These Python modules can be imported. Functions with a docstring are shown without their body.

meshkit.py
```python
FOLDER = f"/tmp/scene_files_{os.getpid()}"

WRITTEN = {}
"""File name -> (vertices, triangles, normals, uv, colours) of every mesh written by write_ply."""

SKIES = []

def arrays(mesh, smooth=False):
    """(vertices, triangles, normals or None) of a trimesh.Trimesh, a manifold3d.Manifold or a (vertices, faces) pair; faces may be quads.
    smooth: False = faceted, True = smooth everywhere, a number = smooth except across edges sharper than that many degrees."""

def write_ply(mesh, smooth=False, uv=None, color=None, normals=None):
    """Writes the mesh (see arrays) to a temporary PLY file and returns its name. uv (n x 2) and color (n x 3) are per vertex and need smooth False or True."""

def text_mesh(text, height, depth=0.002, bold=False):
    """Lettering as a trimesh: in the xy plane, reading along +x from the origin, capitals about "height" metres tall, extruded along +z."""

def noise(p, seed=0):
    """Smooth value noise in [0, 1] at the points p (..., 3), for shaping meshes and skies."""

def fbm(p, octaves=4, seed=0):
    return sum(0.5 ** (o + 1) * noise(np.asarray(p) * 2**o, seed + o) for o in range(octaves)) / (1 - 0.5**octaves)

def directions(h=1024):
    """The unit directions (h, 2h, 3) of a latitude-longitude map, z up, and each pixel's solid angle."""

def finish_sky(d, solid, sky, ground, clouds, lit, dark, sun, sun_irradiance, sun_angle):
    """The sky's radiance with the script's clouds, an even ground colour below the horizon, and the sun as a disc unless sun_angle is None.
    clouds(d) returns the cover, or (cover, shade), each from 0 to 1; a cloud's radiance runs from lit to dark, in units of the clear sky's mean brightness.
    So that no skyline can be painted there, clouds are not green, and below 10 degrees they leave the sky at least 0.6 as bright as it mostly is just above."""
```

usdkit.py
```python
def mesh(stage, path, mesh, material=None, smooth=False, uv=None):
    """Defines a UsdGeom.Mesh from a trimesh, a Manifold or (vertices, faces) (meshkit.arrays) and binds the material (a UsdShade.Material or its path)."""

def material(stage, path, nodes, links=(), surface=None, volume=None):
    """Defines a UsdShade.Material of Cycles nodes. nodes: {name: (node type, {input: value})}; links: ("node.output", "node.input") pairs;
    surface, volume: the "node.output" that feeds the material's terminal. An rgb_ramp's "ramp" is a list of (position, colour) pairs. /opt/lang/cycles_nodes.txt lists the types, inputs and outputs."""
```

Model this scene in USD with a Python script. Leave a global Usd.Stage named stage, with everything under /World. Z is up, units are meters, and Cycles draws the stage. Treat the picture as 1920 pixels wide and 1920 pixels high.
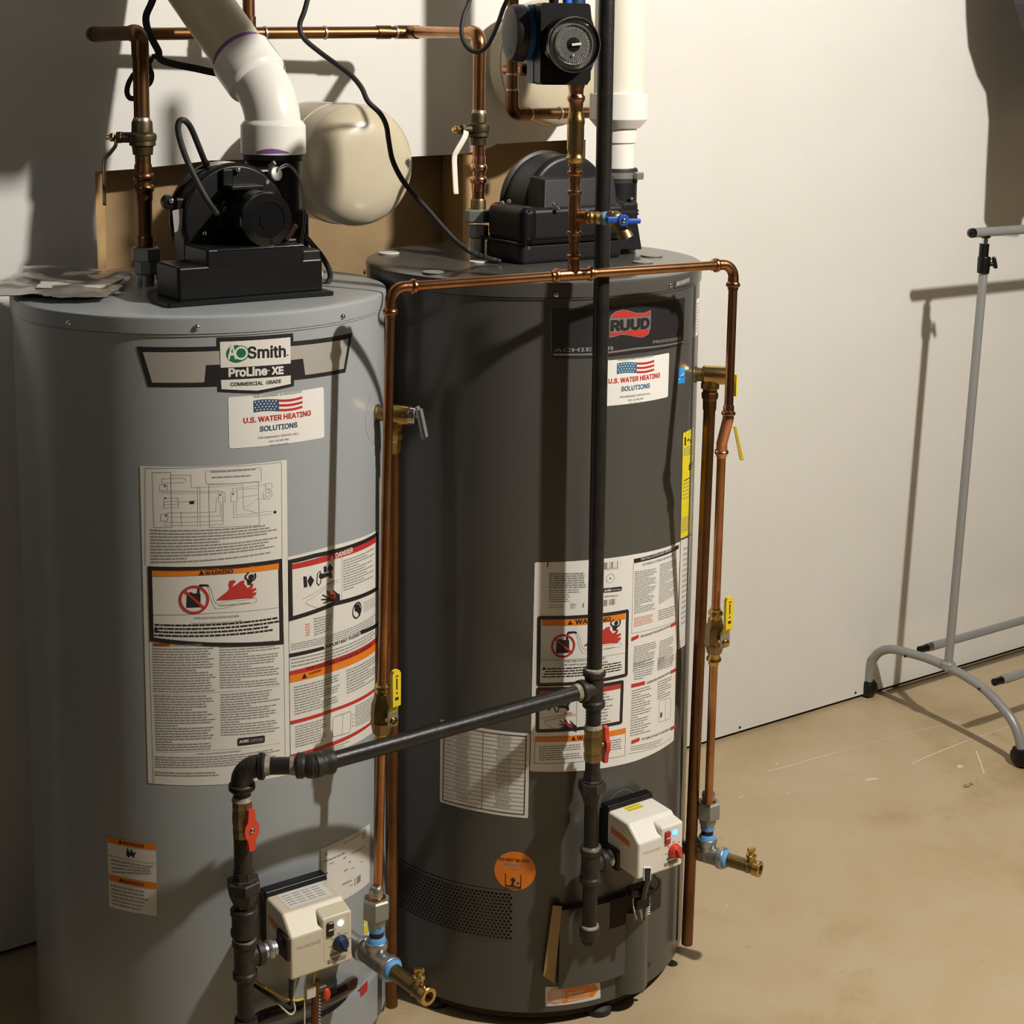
import glob, math, random
import numpy as np
import trimesh, shapely
from shapely.geometry import Polygon, box as sbox, Point, LineString
from shapely import affinity
from pxr import Gf, Sdf, Usd, UsdGeom, UsdLux, UsdShade, Vt
import usdkit

random.seed(11)
rng = np.random.default_rng(11)
stage = Usd.Stage.CreateInMemory()
UsdGeom.SetStageUpAxis(stage, 'Z')
UsdGeom.SetStageMetersPerUnit(stage, 1.0)
world = UsdGeom.Xform.Define(stage, '/World')
stage.SetDefaultPrim(world.GetPrim())
UsdGeom.Scope.Define(stage, '/World/Looks')
V = lambda *a: np.array(a, float)

# ------------------------------------------------------------------ camera
# the back wall is the plane y = 0, the floor z = 0; the camera looks along the wall's length from the left front
CAM = V(0, -3.0853, 1.8416)
F_PX, CX, CY = 2952.0, 960.0, 567.4        # focal length and principal point (the photo is a crop) in pixels of a 1920 px frame
_p, _r, _t = .1520, .0099, math.pi/2 - 2.1591
_fw = V(0, math.cos(_p), -math.sin(_p)); _rt = V(1, 0, 0); _up = np.cross(_rt, _fw)
_rt, _up = math.cos(_r)*_rt + math.sin(_r)*_up, -math.sin(_r)*_rt + math.cos(_r)*_up
_rz = lambda v: V(math.cos(_t)*v[0] - math.sin(_t)*v[1], math.sin(_t)*v[0] + math.cos(_t)*v[1], v[2])
FW, RT, UP = _rz(_fw), _rz(_rt), _rz(_up)
cam = UsdGeom.Camera.Define(stage, '/World/camera')
AP = 36.0
cam.CreateHorizontalApertureAttr(AP)
cam.CreateVerticalApertureAttr(AP)
cam.CreateFocalLengthAttr(AP*F_PX/1920)
cam.CreateVerticalApertureOffsetAttr(-AP*(960 - CY)/1920)
cam.CreateClippingRangeAttr(Gf.Vec2f(.05, 100))
m = Gf.Matrix4d(*RT, 0, *UP, 0, *(-FW), 0, *CAM, 1)
cam.AddTransformOp().Set(m)
cam.CreateExposureAttr(0.0)

# ------------------------------------------------------------------ light: one unseen bulb on the ceiling, front right, and a faint sky-less ambient
LAMP = V(2.45, -2.52, 3.02)
LAMP_POWER = 4500.0
LAMP_COLOR = (1.0, .94, .84)
dome = UsdLux.DomeLight.Define(stage, '/World/ambient_light')
dome.CreateIntensityAttr(0.01)
dome.CreateColorAttr(Gf.Vec3f(1, .95, .88))

# ------------------------------------------------------------------ where a pixel's ray meets a plane or a cylinder
def ray(x, y): return FW + (x - CX)/F_PX*RT - (y - CY)/F_PX*UP
def on_x(x, y, X): d = ray(x, y); return CAM + d*((X - CAM[0])/d[0])
def on_y(x, y, Y): d = ray(x, y); return CAM + d*((Y - CAM[1])/d[1])
def on_z(x, y, Z): d = ray(x, y); return CAM + d*((Z - CAM[2])/d[2])
def on_cyl(x, y, c, R):
    d = ray(x, y); o = CAM[:2] - c; a = d[:2]@d[:2]; b = o@d[:2]; k = o@o - R*R
    return CAM + d*((-b - math.sqrt(max(b*b - a*k, 0)))/a)
def at_depth(x, y, k): return CAM + ray(x, y)*k
def depth(P): return (np.asarray(P, float) - CAM)@FW
def pxm(P): return depth(P)/F_PX          # metres per pixel at a point

# ------------------------------------------------------------------ prims
_taken = {}
def numbered(parent, name):
    k = (parent, name); n = _taken.get(k, 0); _taken[k] = n + 1
    return name if n == 0 else f'{name}_{n:03d}'
def keys(prim, label=None, cat=None, group=None, kind=None):
    for k, v in (('label', label), ('category', cat), ('group', group), ('kind', kind)):
        if v: prim.SetCustomDataByKey(k, v)
    return prim
_base = {}
def thing(name, label, cat, base=(0, 0, 0), group=None, kind=None):
    path = '/World/' + numbered('/World', name)
    x = UsdGeom.Xform.Define(stage, path); x.AddTranslateOp().Set(Gf.Vec3d(*map(float, base)))
    _base[path] = V(*base)
    return keys(x.GetPrim(), label, cat, group, kind)
def raw_mesh(path, v, f, n, material):
    mm = UsdGeom.Mesh.Define(stage, path)
    mm.CreatePointsAttr(Vt.Vec3fArray.FromNumpy(np.ascontiguousarray(v, np.float32)))
    mm.CreateFaceVertexCountsAttr(Vt.IntArray.FromNumpy(np.full(len(f), 3, np.int32)))
    mm.CreateFaceVertexIndicesAttr(Vt.IntArray.FromNumpy(np.ascontiguousarray(f, np.int32).ravel()))
    mm.CreateSubdivisionSchemeAttr('none')
    mm.CreateNormalsAttr(Vt.Vec3fArray.FromNumpy(np.ascontiguousarray(n, np.float32))); mm.SetNormalsInterpolation('vertex')
    UsdShade.MaterialBindingAPI.Apply(mm.GetPrim()).Bind(material)
    return mm.GetPrim()
def _root(path):
    return _base.get('/' + '/'.join(path.split('/')[1:3]), V(0, 0, 0))
def obj(name, mesh, mat, parent=None, smooth=35, label=None, cat=None, group=None, kind=None):
    if isinstance(mesh, (list, tuple)): mesh = trimesh.util.concatenate(list(mesh))
    pp = '/World' if parent is None else str(parent.GetPath())
    path = pp + '/' + numbered(pp, name)
    mesh = mesh.copy()
    if parent is not None: mesh.vertices = mesh.vertices - _root(pp)
    p = usdkit.mesh(stage, path, mesh, M[mat], smooth=smooth).GetPrim()
    return keys(p, label, cat, group, kind)

# ------------------------------------------------------------------ shapes
unit = lambda a: np.asarray(a, float)/np.linalg.norm(a)
X_, Y_, Z_ = V(1, 0, 0), V(0, 1, 0), V(0, 0, 1)
def frame(a):
    a = unit(a); h = Z_ if abs(a[2]) < .9 else X_
    u = unit(np.cross(h, a)); return u, np.cross(a, u), a
def mesh(v, f): return trimesh.Trimesh(np.asarray(v, float), np.asarray(f, int), process=False)
def lathe(p, axis, prof, n=28, a0=0.):
    """revolve prof = [(height along axis, radius), ...] about the axis through p"""
    u, w, a = frame(axis); p = np.asarray(p, float); t = np.arange(n)/n*2*np.pi + a0
    ring = np.cos(t)[:, None]*u + np.sin(t)[:, None]*w
    prof = list(prof)
    if prof[0][1] > 0: prof = [(prof[0][0], 0)] + prof
    if prof[-1][1] > 0: prof = prof + [(prof[-1][0], 0)]
    v = [p + a*h + ring*r for h, r in prof]; f = []
    i = np.arange(n); j = (i + 1) % n
    for k in range(len(prof) - 1):
        A, B = k*n, (k + 1)*n
        if prof[k][1] > 0: f.append(np.c_[A + i, A + j, B + j])
        if prof[k + 1][1] > 0: f.append(np.c_[A + i, B + j, B + i])
    mm = mesh(np.vstack(v), np.vstack(f)); mm.remove_unreferenced_vertices(); mm.merge_vertices(digits_vertex=7)
    return mm
def cyl(p, q, r, n=24, r2=None, bev=0):
    p, q = np.asarray(p, float), np.asarray(q, float); L = np.linalg.norm(q - p); r2 = r if r2 is None else r2
    pr = [(0, r), (L, r2)] if not bev else [(0, r - bev), (bev, r), (L - bev, r2), (L, r2 - bev)]
    return lathe(p, q - p, pr, n)
def hollow(p, axis, L, ro, ri, n=28, deep=None):
    """a tube end one can look into"""
    deep = L if deep is None else deep
    return lathe(p, axis, [(0, ro), (L - .001, ro), (L, ro - .001), (L, ri), (L - deep*.95, ri)], n)
def spline(pts, k=8):
    P = np.asarray(pts, float); out = []
    for i in range(len(P) - 1):
        a, b, c, d = P[max(i - 1, 0)], P[i], P[i + 1], P[min(i + 2, len(P) - 1)]
        for t in np.arange(k)/k:
            out.append(.5*(2*b + (c - a)*t + (2*a - 5*b + 4*c - d)*t*t + (3*b - a - 3*c + d)*t**3))
    return np.array(out + [P[-1]])
def sweep(path, r, n=14, flat=None):
    """tube along a polyline; flat = (half width, half height, up) makes a flat cable"""
    P = np.asarray(path, float); T = np.gradient(P, axis=0); T /= np.maximum(np.linalg.norm(T, axis=1, keepdims=True), 1e-9)
    u, w, _ = frame(T[0]); t = np.arange(n)/n*2*np.pi; v = []
    rr = np.broadcast_to(r, len(P))
    for i in range(len(P)):
        u = unit(u - T[i]*(u@T[i])); w = np.cross(T[i], u)
        if flat is None: v.append(P[i] + rr[i]*(np.cos(t)[:, None]*u + np.sin(t)[:, None]*w))
        else:
            b = unit(np.cross(T[i], flat[2])); c = np.cross(b, T[i])
            v.append(P[i] + flat[1]*np.cos(t)[:, None]*b + flat[0]*np.sin(t)[:, None]*c)
    N = len(P); i = np.arange(n); j = (i + 1) % n; f = []
    for k in range(N - 1):
        A, B = k*n, (k + 1)*n
        f += [np.c_[A + i, A + j, B + j], np.c_[A + i, B + j, B + i]]
    v = np.vstack(v + [P[0], P[-1]])
    f += [np.c_[np.full(n, N*n), j, i], np.c_[np.full(n, N*n + 1), (N - 1)*n + i, (N - 1)*n + j]]
    return mesh(v, np.vstack(f))
def arc(corner, d0, d1, R, n=10):
    d0, d1 = unit(d0), unit(d1); th = math.acos(np.clip(d0@d1, -1, 1)); T = R*math.tan(th/2)
    s = corner - d0*T; mdir = unit(d1 - d0*math.cos(th)); c = s + mdir*R
    return np.array([c + R*(-mdir*math.cos(a) + d0*math.sin(a)) for a in np.linspace(0, th, n)])
_ico = trimesh.creation.icosphere(2).vertices
def ball(p, r, sq=(1, 1, 1), sub=2):
    s = trimesh.creation.icosphere(sub); s.vertices = s.vertices*r*np.asarray(sq) + np.asarray(p); return s
def hull(points): return trimesh.convex.convex_hull(np.asarray(points))
def rbox(c, h, r=.004, ax=None):
    """rounded box: centre, half sizes, radius, optional axes (rows)"""
    ax = np.eye(3) if ax is None else np.asarray(ax); c = np.asarray(c, float); r = min(r, min(h)*.98); pts = []
    for s in np.ndindex(2, 2, 2):
        o = (np.array(s)*2 - 1)*(np.asarray(h) - r)
        pts.append(c + o@ax + _ico*r)
    return hull(np.vstack(pts))
def bx(c, h, ax=None):
    b = trimesh.creation.box([2*k for k in h]); b.vertices = (b.vertices if ax is None else b.vertices@np.asarray(ax)) + np.asarray(c, float); return b
def rhull(points, r=.004): return hull(np.vstack([np.asarray(p) + _ico*r for p in points]))
def prism(poly, o, ux, uy, d):
    """shapely polygon in the plane (o, ux, uy) extruded by the vector d"""
    d = np.asarray(d, float); L = np.linalg.norm(d)
    e = trimesh.creation.extrude_polygon(poly if hasattr(poly, 'exterior') else Polygon(poly), L, engine='earcut')
    v = np.asarray(o) + e.vertices[:, :1]*ux + e.vertices[:, 1:2]*uy + e.vertices[:, 2:]*d/L
    mm = mesh(v, e.faces)
    if mm.volume < 0: mm.invert()
    return mm
def hexa(p, axis, h0, h1, r, a0=0., ch=.0015):
    return lathe(p, axis, [(h0, r - ch), (h0 + ch, r), (h1 - ch, r), (h1, r - ch)], 6, a0)
def screw(p, nrm, r=.0045):
    return lathe(p, nrm, [(-.001, r), (.001, r), (.0022, r*.8), (.003, r*.35), (.0021, r*.3)], 14)

# ------------------------------------------------------------------ materials
M = {}
def mat(name, c, rough=.5, metal=0., c2=None, scale=12., bump=0., bscale=150., detail=4, lo=.35, hi=.65, **kw):
    nodes = {'p': ('principled_bsdf', dict(base_color=c, roughness=rough, metallic=metal, **kw))}; links = []
    if c2 is not None or bump: nodes['g'] = ('geometry', {})
    if c2 is not None:
        nodes['n'] = ('noise_texture', {'scale': scale, 'detail': float(detail), 'roughness': .6})
        nodes['r'] = ('rgb_ramp', {'ramp': [(lo, c), (hi, c2)]})
        links += [('g.position', 'n.vector'), ('n.fac', 'r.fac'), ('r.color', 'p.base_color')]
    if bump:
        nodes['b'] = ('noise_texture', {'scale': bscale, 'detail': 3.0}); nodes['u'] = ('bump', {'strength': bump, 'distance': .002})
        links += [('g.position', 'b.vector'), ('b.fac', 'u.height'), ('u.normal', 'p.normal')]
    M[name] = usdkit.material(stage, '/World/Looks/' + name, nodes, links, surface='p.BSDF')
mat('drywall', (.80, .79, .765), .55, c2=(.775, .765, .735), scale=3, bump=.08, bscale=250)
mat('dark_unseen_ceiling', (.06, .055, .05), .85)  # unseen ceiling, kept dark to cut bounce light
mat('dark_unseen_walls', (.04, .036, .032), .85)  # walls out of view, darkened to hold down bounced light
mat('kraft_board', (.37, .255, .13), .75, c2=(.30, .20, .10), scale=6)
mat('stud_wood', (.62, .42, .20), .6, c2=(.50, .31, .13), scale=9)
mat('dark_parts_and_shade', (.03, .02, .012), .9)  # dark parts, and shade painted into gaps, holes and openings
mat('grey_enamel', (.335, .360, .378), .30, c2=(.325, .35, .368), scale=2, bump=.02, bscale=30)
mat('dark_enamel', (.080, .077, .069), .24, c2=(.074, .071, .064), scale=2, bump=.02, bscale=30)
mat('black_plastic', (.005, .005, .0055), .36, specular_ior_level=.35, bump=.05, bscale=300)
mat('charcoal_plastic', (.010, .010, .011), .42, specular_ior_level=.4, bump=.1, bscale=400)
mat('gloss_black', (.007, .007, .008), .12)
mat('black_iron', (.011, .010, .0095), .38, c2=(.020, .017, .015), scale=25, bump=.25, bscale=120, specular_ior_level=.4)
mat('cast_iron', (.016, .014, .012), .5, c2=(.034, .028, .022), scale=30, bump=.4, bscale=160, specular_ior_level=.4)
mat('pipe_dope', (.38, .36, .27), .7, c2=(.20, .18, .12), scale=120)
mat('copper', (.50, .245, .115), .27, 1., c2=(.36, .165, .07), scale=14)
mat('bright_copper', (.80, .40, .25), .22, 1., c2=(.66, .30, .16), scale=20)
mat('aged_copper', (.145, .072, .032), .38, 1., c2=(.23, .115, .05), scale=10)
mat('brass', (.62, .43, .17), .25, 1., c2=(.50, .33, .12), scale=18)
mat('bronze', (.25, .18, .085), .42, 1., c2=(.34, .25, .12), scale=25, bump=.2, bscale=150)
mat('dark_bronze', (.085, .066, .036), .48, .9, c2=(.13, .10, .055), scale=25, bump=.2, bscale=150)
mat('solder', (.50, .48, .43), .35, .9)
mat('galvanized', (.40, .41, .42), .38, .9, c2=(.52, .53, .54), scale=40)
mat('zinc_grey', (.33, .34, .32), .5, .6)
mat('chrome', (.62, .62, .61), .18, 1.)
mat('pvc_white', (.80, .785, .74), .28)
mat('pvc_cream', (.66, .575, .41), .35)
mat('pvc_ivory', (.78, .735, .63), .35)
mat('primer_purple', (.22, .09, .30), .5)
mat('beige_paint', (.60, .53, .39), .25)
mat('rubber', (.018, .017, .017), .6)
mat('yellow_vinyl', (.80, .60, .015), .4)
mat('red_plastic', (.62, .055, .022), .4)
mat('deep_red', (.45, .03, .025), .4)
mat('blue_plastic', (.012, .075, .42), .35)
mat('motor_blue', (.012, .13, .52), .4)
mat('navy_plastic', (.010, .030, .085), .4)
mat('thread_tape', (.12, .38, .78), .6)
mat('cream_plastic', (.66, .60, .46), .42)
mat('ivory_plastic', (.80, .775, .71), .38)
mat('rack_grey', (.30, .305, .30), .38, .2)
mat('sticker', (.74, .725, .68), .38)
mat('sticker_gloss', (.80, .79, .76), .25)
mat('print_black', (.018, .016, .018), .45)
mat('print_grey', (.27, .265, .25), .5)
mat('print_pale', (.42, .41, .385), .5)
mat('print_white', (.72, .71, .68), .4)
mat('print_red', (.50, .035, .03), .4)
mat('print_pink', (.62, .25, .21), .45)
mat('print_orange', (.80, .22, .015), .4)
mat('print_green', (.015, .15, .06), .4)
mat('print_navy', (.045, .085, .17), .4)
mat('print_teal', (.05, .15, .27), .4)
mat('print_blue', (.02, .28, .75), .4)
mat('print_yellow', (.80, .66, .02), .4)
mat('print_peach', (.72, .50, .36), .45)
mat('brushed_silver', (.66, .64, .60), .42, .6)
mat('silver_line', (.60, .59, .56), .3, .8)
mat('wire_white', (.62, .60, .52), .5)
mat('wire_yellow', (.60, .40, .03), .5)
mat('wire_grey', (.30, .29, .27), .5)
mat('burner_brown', (.030, .016, .011), .14, coat_weight=.4)
mat('insulation_tape', (.36, .24, .10), .55)
mat('unseen_furnace_paint', (.06, .058, .054), .5)
mat('coat_cloth', (.06, .06, .065), .9)
mat('hanger_wood', (.4, .25, .1), .5)
M['blue_lamp'] = usdkit.material(stage, '/World/Looks/blue_lamp', {'e': ('emission', {'color': (.05, .22, 1.), 'strength': 6.0})}, surface='e.emission')
M['white_lamp'] = usdkit.material(stage, '/World/Looks/white_lamp', {'e': ('emission', {'color': (.62, .68, 1.), 'strength': 5.0})}, surface='e.emission')
M['poly_bag'] = usdkit.material(stage, '/World/Looks/poly_bag', {
    't': ('transparent_bsdf', {'color': (.93, .92, .90)}), 'd': ('diffuse_bsdf', {'color': (.62, .58, .52)}), 'g': ('glossy_bsdf', {'color': (.9, .9, .9), 'roughness': .18}),
    'f': ('fresnel', {'IOR': 1.45}), 'a': ('mix_closure', {'fac': .38}), 'm': ('mix_closure', {})},
    [('t.BSDF', 'a.closure1'), ('d.BSDF', 'a.closure2'), ('a.closure', 'm.closure1'), ('g.BSDF', 'm.closure2'), ('f.fac', 'm.fac')], surface='m.closure')
M['dial_glass'] = usdkit.material(stage, '/World/Looks/dial_glass', {
    't': ('transparent_bsdf', {'color': (.95, .95, .95)}), 'g': ('glossy_bsdf', {'color': (1, 1, 1), 'roughness': .05}), 'f': ('fresnel', {'IOR': 1.22}), 'm': ('mix_closure', {})},
    [('t.BSDF', 'm.closure1'), ('g.BSDF', 'm.closure2'), ('f.fac', 'm.fac')], surface='m.closure')
# bare concrete: tan, cloudy, with yellow-brown stains, grey scuffs, pale chalky smears and fine pits
M['concrete'] = usdkit.material(stage, '/World/Looks/concrete', {
    'g': ('geometry', {}),
    'n1': ('noise_texture', {'scale': 2.2, 'detail': 7.0, 'roughness': .62, 'distortion': .6}),
    'r1': ('rgb_ramp', {'ramp': [(.30, (.40, .295, .16)), (.5, (.505, .39, .24)), (.7, (.54, .44, .30))]}),
    'n2': ('noise_texture', {'scale': 5.0, 'detail': 8.0, 'roughness': .7, 'distortion': 1.0}),
    'r2': ('rgb_ramp', {'ramp': [(.58, (0, 0, 0)), (.74, (.75, .75, .75))]}),
    'm1': ('mix_color', {'blend_type': 'mix', 'b': (.54, .46, .34)}),
    'n3': ('noise_texture', {'scale': 9.0, 'detail': 6.0, 'roughness': .7, 'distortion': 2.0}),
    'r3': ('rgb_ramp', {'ramp': [(.62, (0, 0, 0)), (.78, (.55, .55, .55))]}),
    'm2': ('mix_color', {'blend_type': 'mix', 'b': (.30, .21, .115)}),
    'n4': ('noise_texture', {'scale': 60.0, 'detail': 5.0, 'roughness': .6}),
    'u': ('bump', {'strength': .12, 'distance': .003}),
    'p': ('principled_bsdf', {'roughness': .48, 'specular_ior_level': .35})},
    [('g.position', 'n1.vector'), ('g.position', 'n2.vector'), ('g.position', 'n3.vector'), ('g.position', 'n4.vector'), ('n1.fac', 'r1.fac'), ('n2.fac', 'r2.fac'), ('n3.fac', 'r3.fac'),
     ('r1.color', 'm1.a'), ('r2.color', 'm1.fac'), ('m1.result', 'm2.a'), ('r3.color', 'm2.fac'), ('m2.result', 'p.base_color'), ('n4.fac', 'u.height'), ('u.normal', 'p.normal')], surface='p.BSDF')
mat('chalk', (.66, .60, .48), .8)
mat('floor_smudge', (.40, .29, .16), .6)

# ------------------------------------------------------------------ room
X0, X1, Y0, CEIL = -1.6, 5.6, -5.2, 3.12
floor = obj('floor', bx((2, -2.6, -.05), (3.7, 2.75, .05)), 'concrete', smooth=False, kind='structure', label='bare tan concrete floor with stains and pale scratches')
P0 = lambda x, y: on_y(x, y, 0)[[0, 2]]
top = [P0(178, 322), P0(250, 317), P0(330, 309), P0(395, 301), P0(470, 299), P0(640, 297), P0(750, 295), P0(860, 289), P0(905, 283), P0(932, 270), P0(1000, 266), P0(1060, 263), P0(1098, 262)]
hole = Polygon([(top[0][0], .85)] + [tuple(t) for t in top] + [(top[-1][0], .85)])
sheet = Polygon([(X0, .012), (X1, .012), (X1, CEIL), (X0, CEIL)]).difference(hole)
wall = obj('wall_back', prism(sheet, V(0, 0, 0), X_, Z_, V(0, .0127, 0)), 'drywall', smooth=False, kind='structure', label='white drywall behind the two tanks, cut away to bare studs')
obj('backing_board', bx((2, .112, 1.55), (3.6, .006, 1.55)), 'kraft_board', wall, smooth=False, label='brown board seen through the cut in the drywall')
sx = on_y(868, 380, .0127)[0]
for cx in (sx + .019, top[0][0] + .004, sx + .435, top[0][0] - .42, 3.2, 4.0):
    obj('stud', bx((cx, .0585, 1.56), (.019, .0455, 1.52)), 'stud_wood', wall, smooth=False)
obj('bottom_plate', bx((2, .06, .019), (3.6, .046, .019)), 'dark_parts_and_shade', wall, smooth=False)  # wood plate coloured dark for the shaded gap under the drywall
for q in ((1387, 1364), (1604, 1299)):
    obj('drywall_screw', lathe(on_y(*q, 0), -Y_, [(-.001, .004), (.0006, .004), (.0008, .002)], 12), 'dark_parts_and_shade', wall)
obj('ceiling', bx((2, -2.6, CEIL + .03), (3.65, 2.7, .03)), 'dark_unseen_ceiling', smooth=False, kind='structure')
obj('wall_left', bx((X0 - .05, -2.6, 1.56), (.05, 2.6, 1.56)), 'dark_unseen_walls', smooth=False, kind='structure')
obj('wall_right', bx((X1 + .05, -2.6, 1.56), (.05, 2.6, 1.56)), 'dark_unseen_walls', smooth=False, kind='structure')
obj('wall_front', bx((2, Y0 - .05, 1.56), (3.65, .05, 1.56)), 'dark_unseen_walls', smooth=False, kind='structure')
# chalk lines, paint drips and scuffs on the floor: flat marks
def floor_strip(pts, w, name='chalk_line', m='chalk'):
    c = np.array([on_z(*q, .0004)[:2] for q in pts])
    poly = LineString(c).buffer(w, cap_style=1)
    v, f = trimesh.creation.triangulate_polygon(poly, engine='earcut')
    obj(name, mesh(np.c_[v, np.full(len(v), .0004)], f), m, floor, smooth=False)
floor_strip([(1438, 1446), (1480, 1436), (1520, 1424), (1570, 1410)], .0022)
floor_strip([(1576, 1408), (1690, 1377), (1800, 1352)], .0012)
floor_strip([(1710, 1432), (1735, 1420), (1780, 1402), (1815, 1388)], .0022)
floor_strip([(1815, 1388), (1880, 1366), (1919, 1354)], .0014)
floor_strip([(1830, 1408), (1838, 1428), (1845, 1450)], .0022)
for x, y, s in ((1634, 1461, .013), (1389, 1494, .006), (1477, 1486, .004), (1800, 1437, .010), (1457, 1432, .006), (1363, 1698, .003), (1405, 1560, .003)):
    a = rng.uniform(0, 6.28, 3); t = np.linspace(0, 2*np.pi, 14)[:-1]; c = on_z(x, y, .0005)
    r = s*(1 + .3*np.cos(2*t + a[0]) + .2*np.cos(3*t + a[1]))
    v, f = trimesh.creation.triangulate_polygon(Polygon(np.c_[c[0] + r*np.cos(t)*1.2, c[1] + r*np.sin(t)*.7]), engine='earcut')
    obj('paint_drip', mesh(np.c_[v, np.full(len(v), .0005)], f), 'chalk', floor, smooth=False)
lf = on_z(1812, 1473, 0)
obj('leaf_scrap', [hull(lf + rng.normal(0, 1, (9, 3))*[.007, .006, .0022] + [0, 0, .003]), hull(lf + [.012, -.004, .003] + rng.normal(0, 1, (8, 3))*[.005, .004, .002])], 'insulation_tape',
    None, label='small crumpled brown leaf scrap on the floor near the rack', cat='debris')

# unseen duct, out of view above; placed to keep the lamp off the wall's top left
duct = thing('unseen_duct', 'galvanized rectangular duct hung from the ceiling above the grey tank', 'duct', (.3, -.86, 2.14))
obj('trunk', rbox((.25, -.86, 2.30), (1.25, .11, .16), .006), 'galvanized', duct, smooth=40)
for x in (-.6, .35, 1.3):
    obj('seam', rbox((x, -.86, 2.30), (.012, .116, .166), .003), 'galvanized', duct, smooth=40)
    for y in (-.972, -.748): obj('strap', bx((x + .06, y, (2.14 + CEIL)/2), (.012, .001, (CEIL - 2.14)/2)), 'zinc_grey', duct, smooth=False)

fur = thing('furnace', 'tall grey furnace cabinet beyond the left edge of the picture, under the duct', 'furnace', (.02, -.62, 0))  # out of view, placed to block bounce light on the left
obj('cabinet', rbox((.02, -.62, .83), (.38, .40, .80), .008), 'unseen_furnace_paint', fur, smooth=40)
obj('plenum', rbox((.02, -.86, 1.884), (.30, .10, .254), .004), 'galvanized', fur, smooth=40)
obj('door_panel', rbox((.02, -1.024, .55), (.34, .006, .42), .004), 'unseen_furnace_paint', fur, smooth=40); obj('door_panel', rbox((.02, -1.024, 1.28), (.34, .006, .27), .004), 'unseen_furnace_paint', fur, smooth=40)
for k in range(6): obj('louver', rbox((.02, -1.031, .78 + .022*k), (.26, .003, .004), .002), 'dark_parts_and_shade', fur)

lamp = thing('unseen_ceiling_lamp', 'bare bulb in a round white porcelain holder on the ceiling', 'lamp', LAMP)
obj('lamp_holder', lathe(LAMP, Z_, [(.05, .022), (.062, .03), (.075, .055), (CEIL - LAMP[2], .06)]), 'pvc_white', lamp)
bulb = UsdLux.SphereLight.Define(stage, str(lamp.GetPath()) + '/bulb')
bulb.CreateRadiusAttr(.045); bulb.CreateIntensityAttr(LAMP_POWER); bulb.CreateColorAttr(Gf.Vec3f(*LAMP_COLOR))

# ------------------------------------------------------------------ the two tanks
TL, TR = V(1.1021, -.4179), V(1.765, -.5165)
RAD, ZL, ZR = .33, 1.4308, 1.4533
def on_t(x, y, c, e=0.): return on_cyl(x, y, c, RAD + e)          # a pixel's point e metres in front of a tank's jacket
def radial(c, deg, e, z): a = math.radians(deg); return V(c[0] + (RAD + e)*math.cos(a), c[1] + (RAD + e)*math.sin(a), z)
def outward(P, c): return unit(V(P[0] - c[0], P[1] - c[1], 0))

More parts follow.
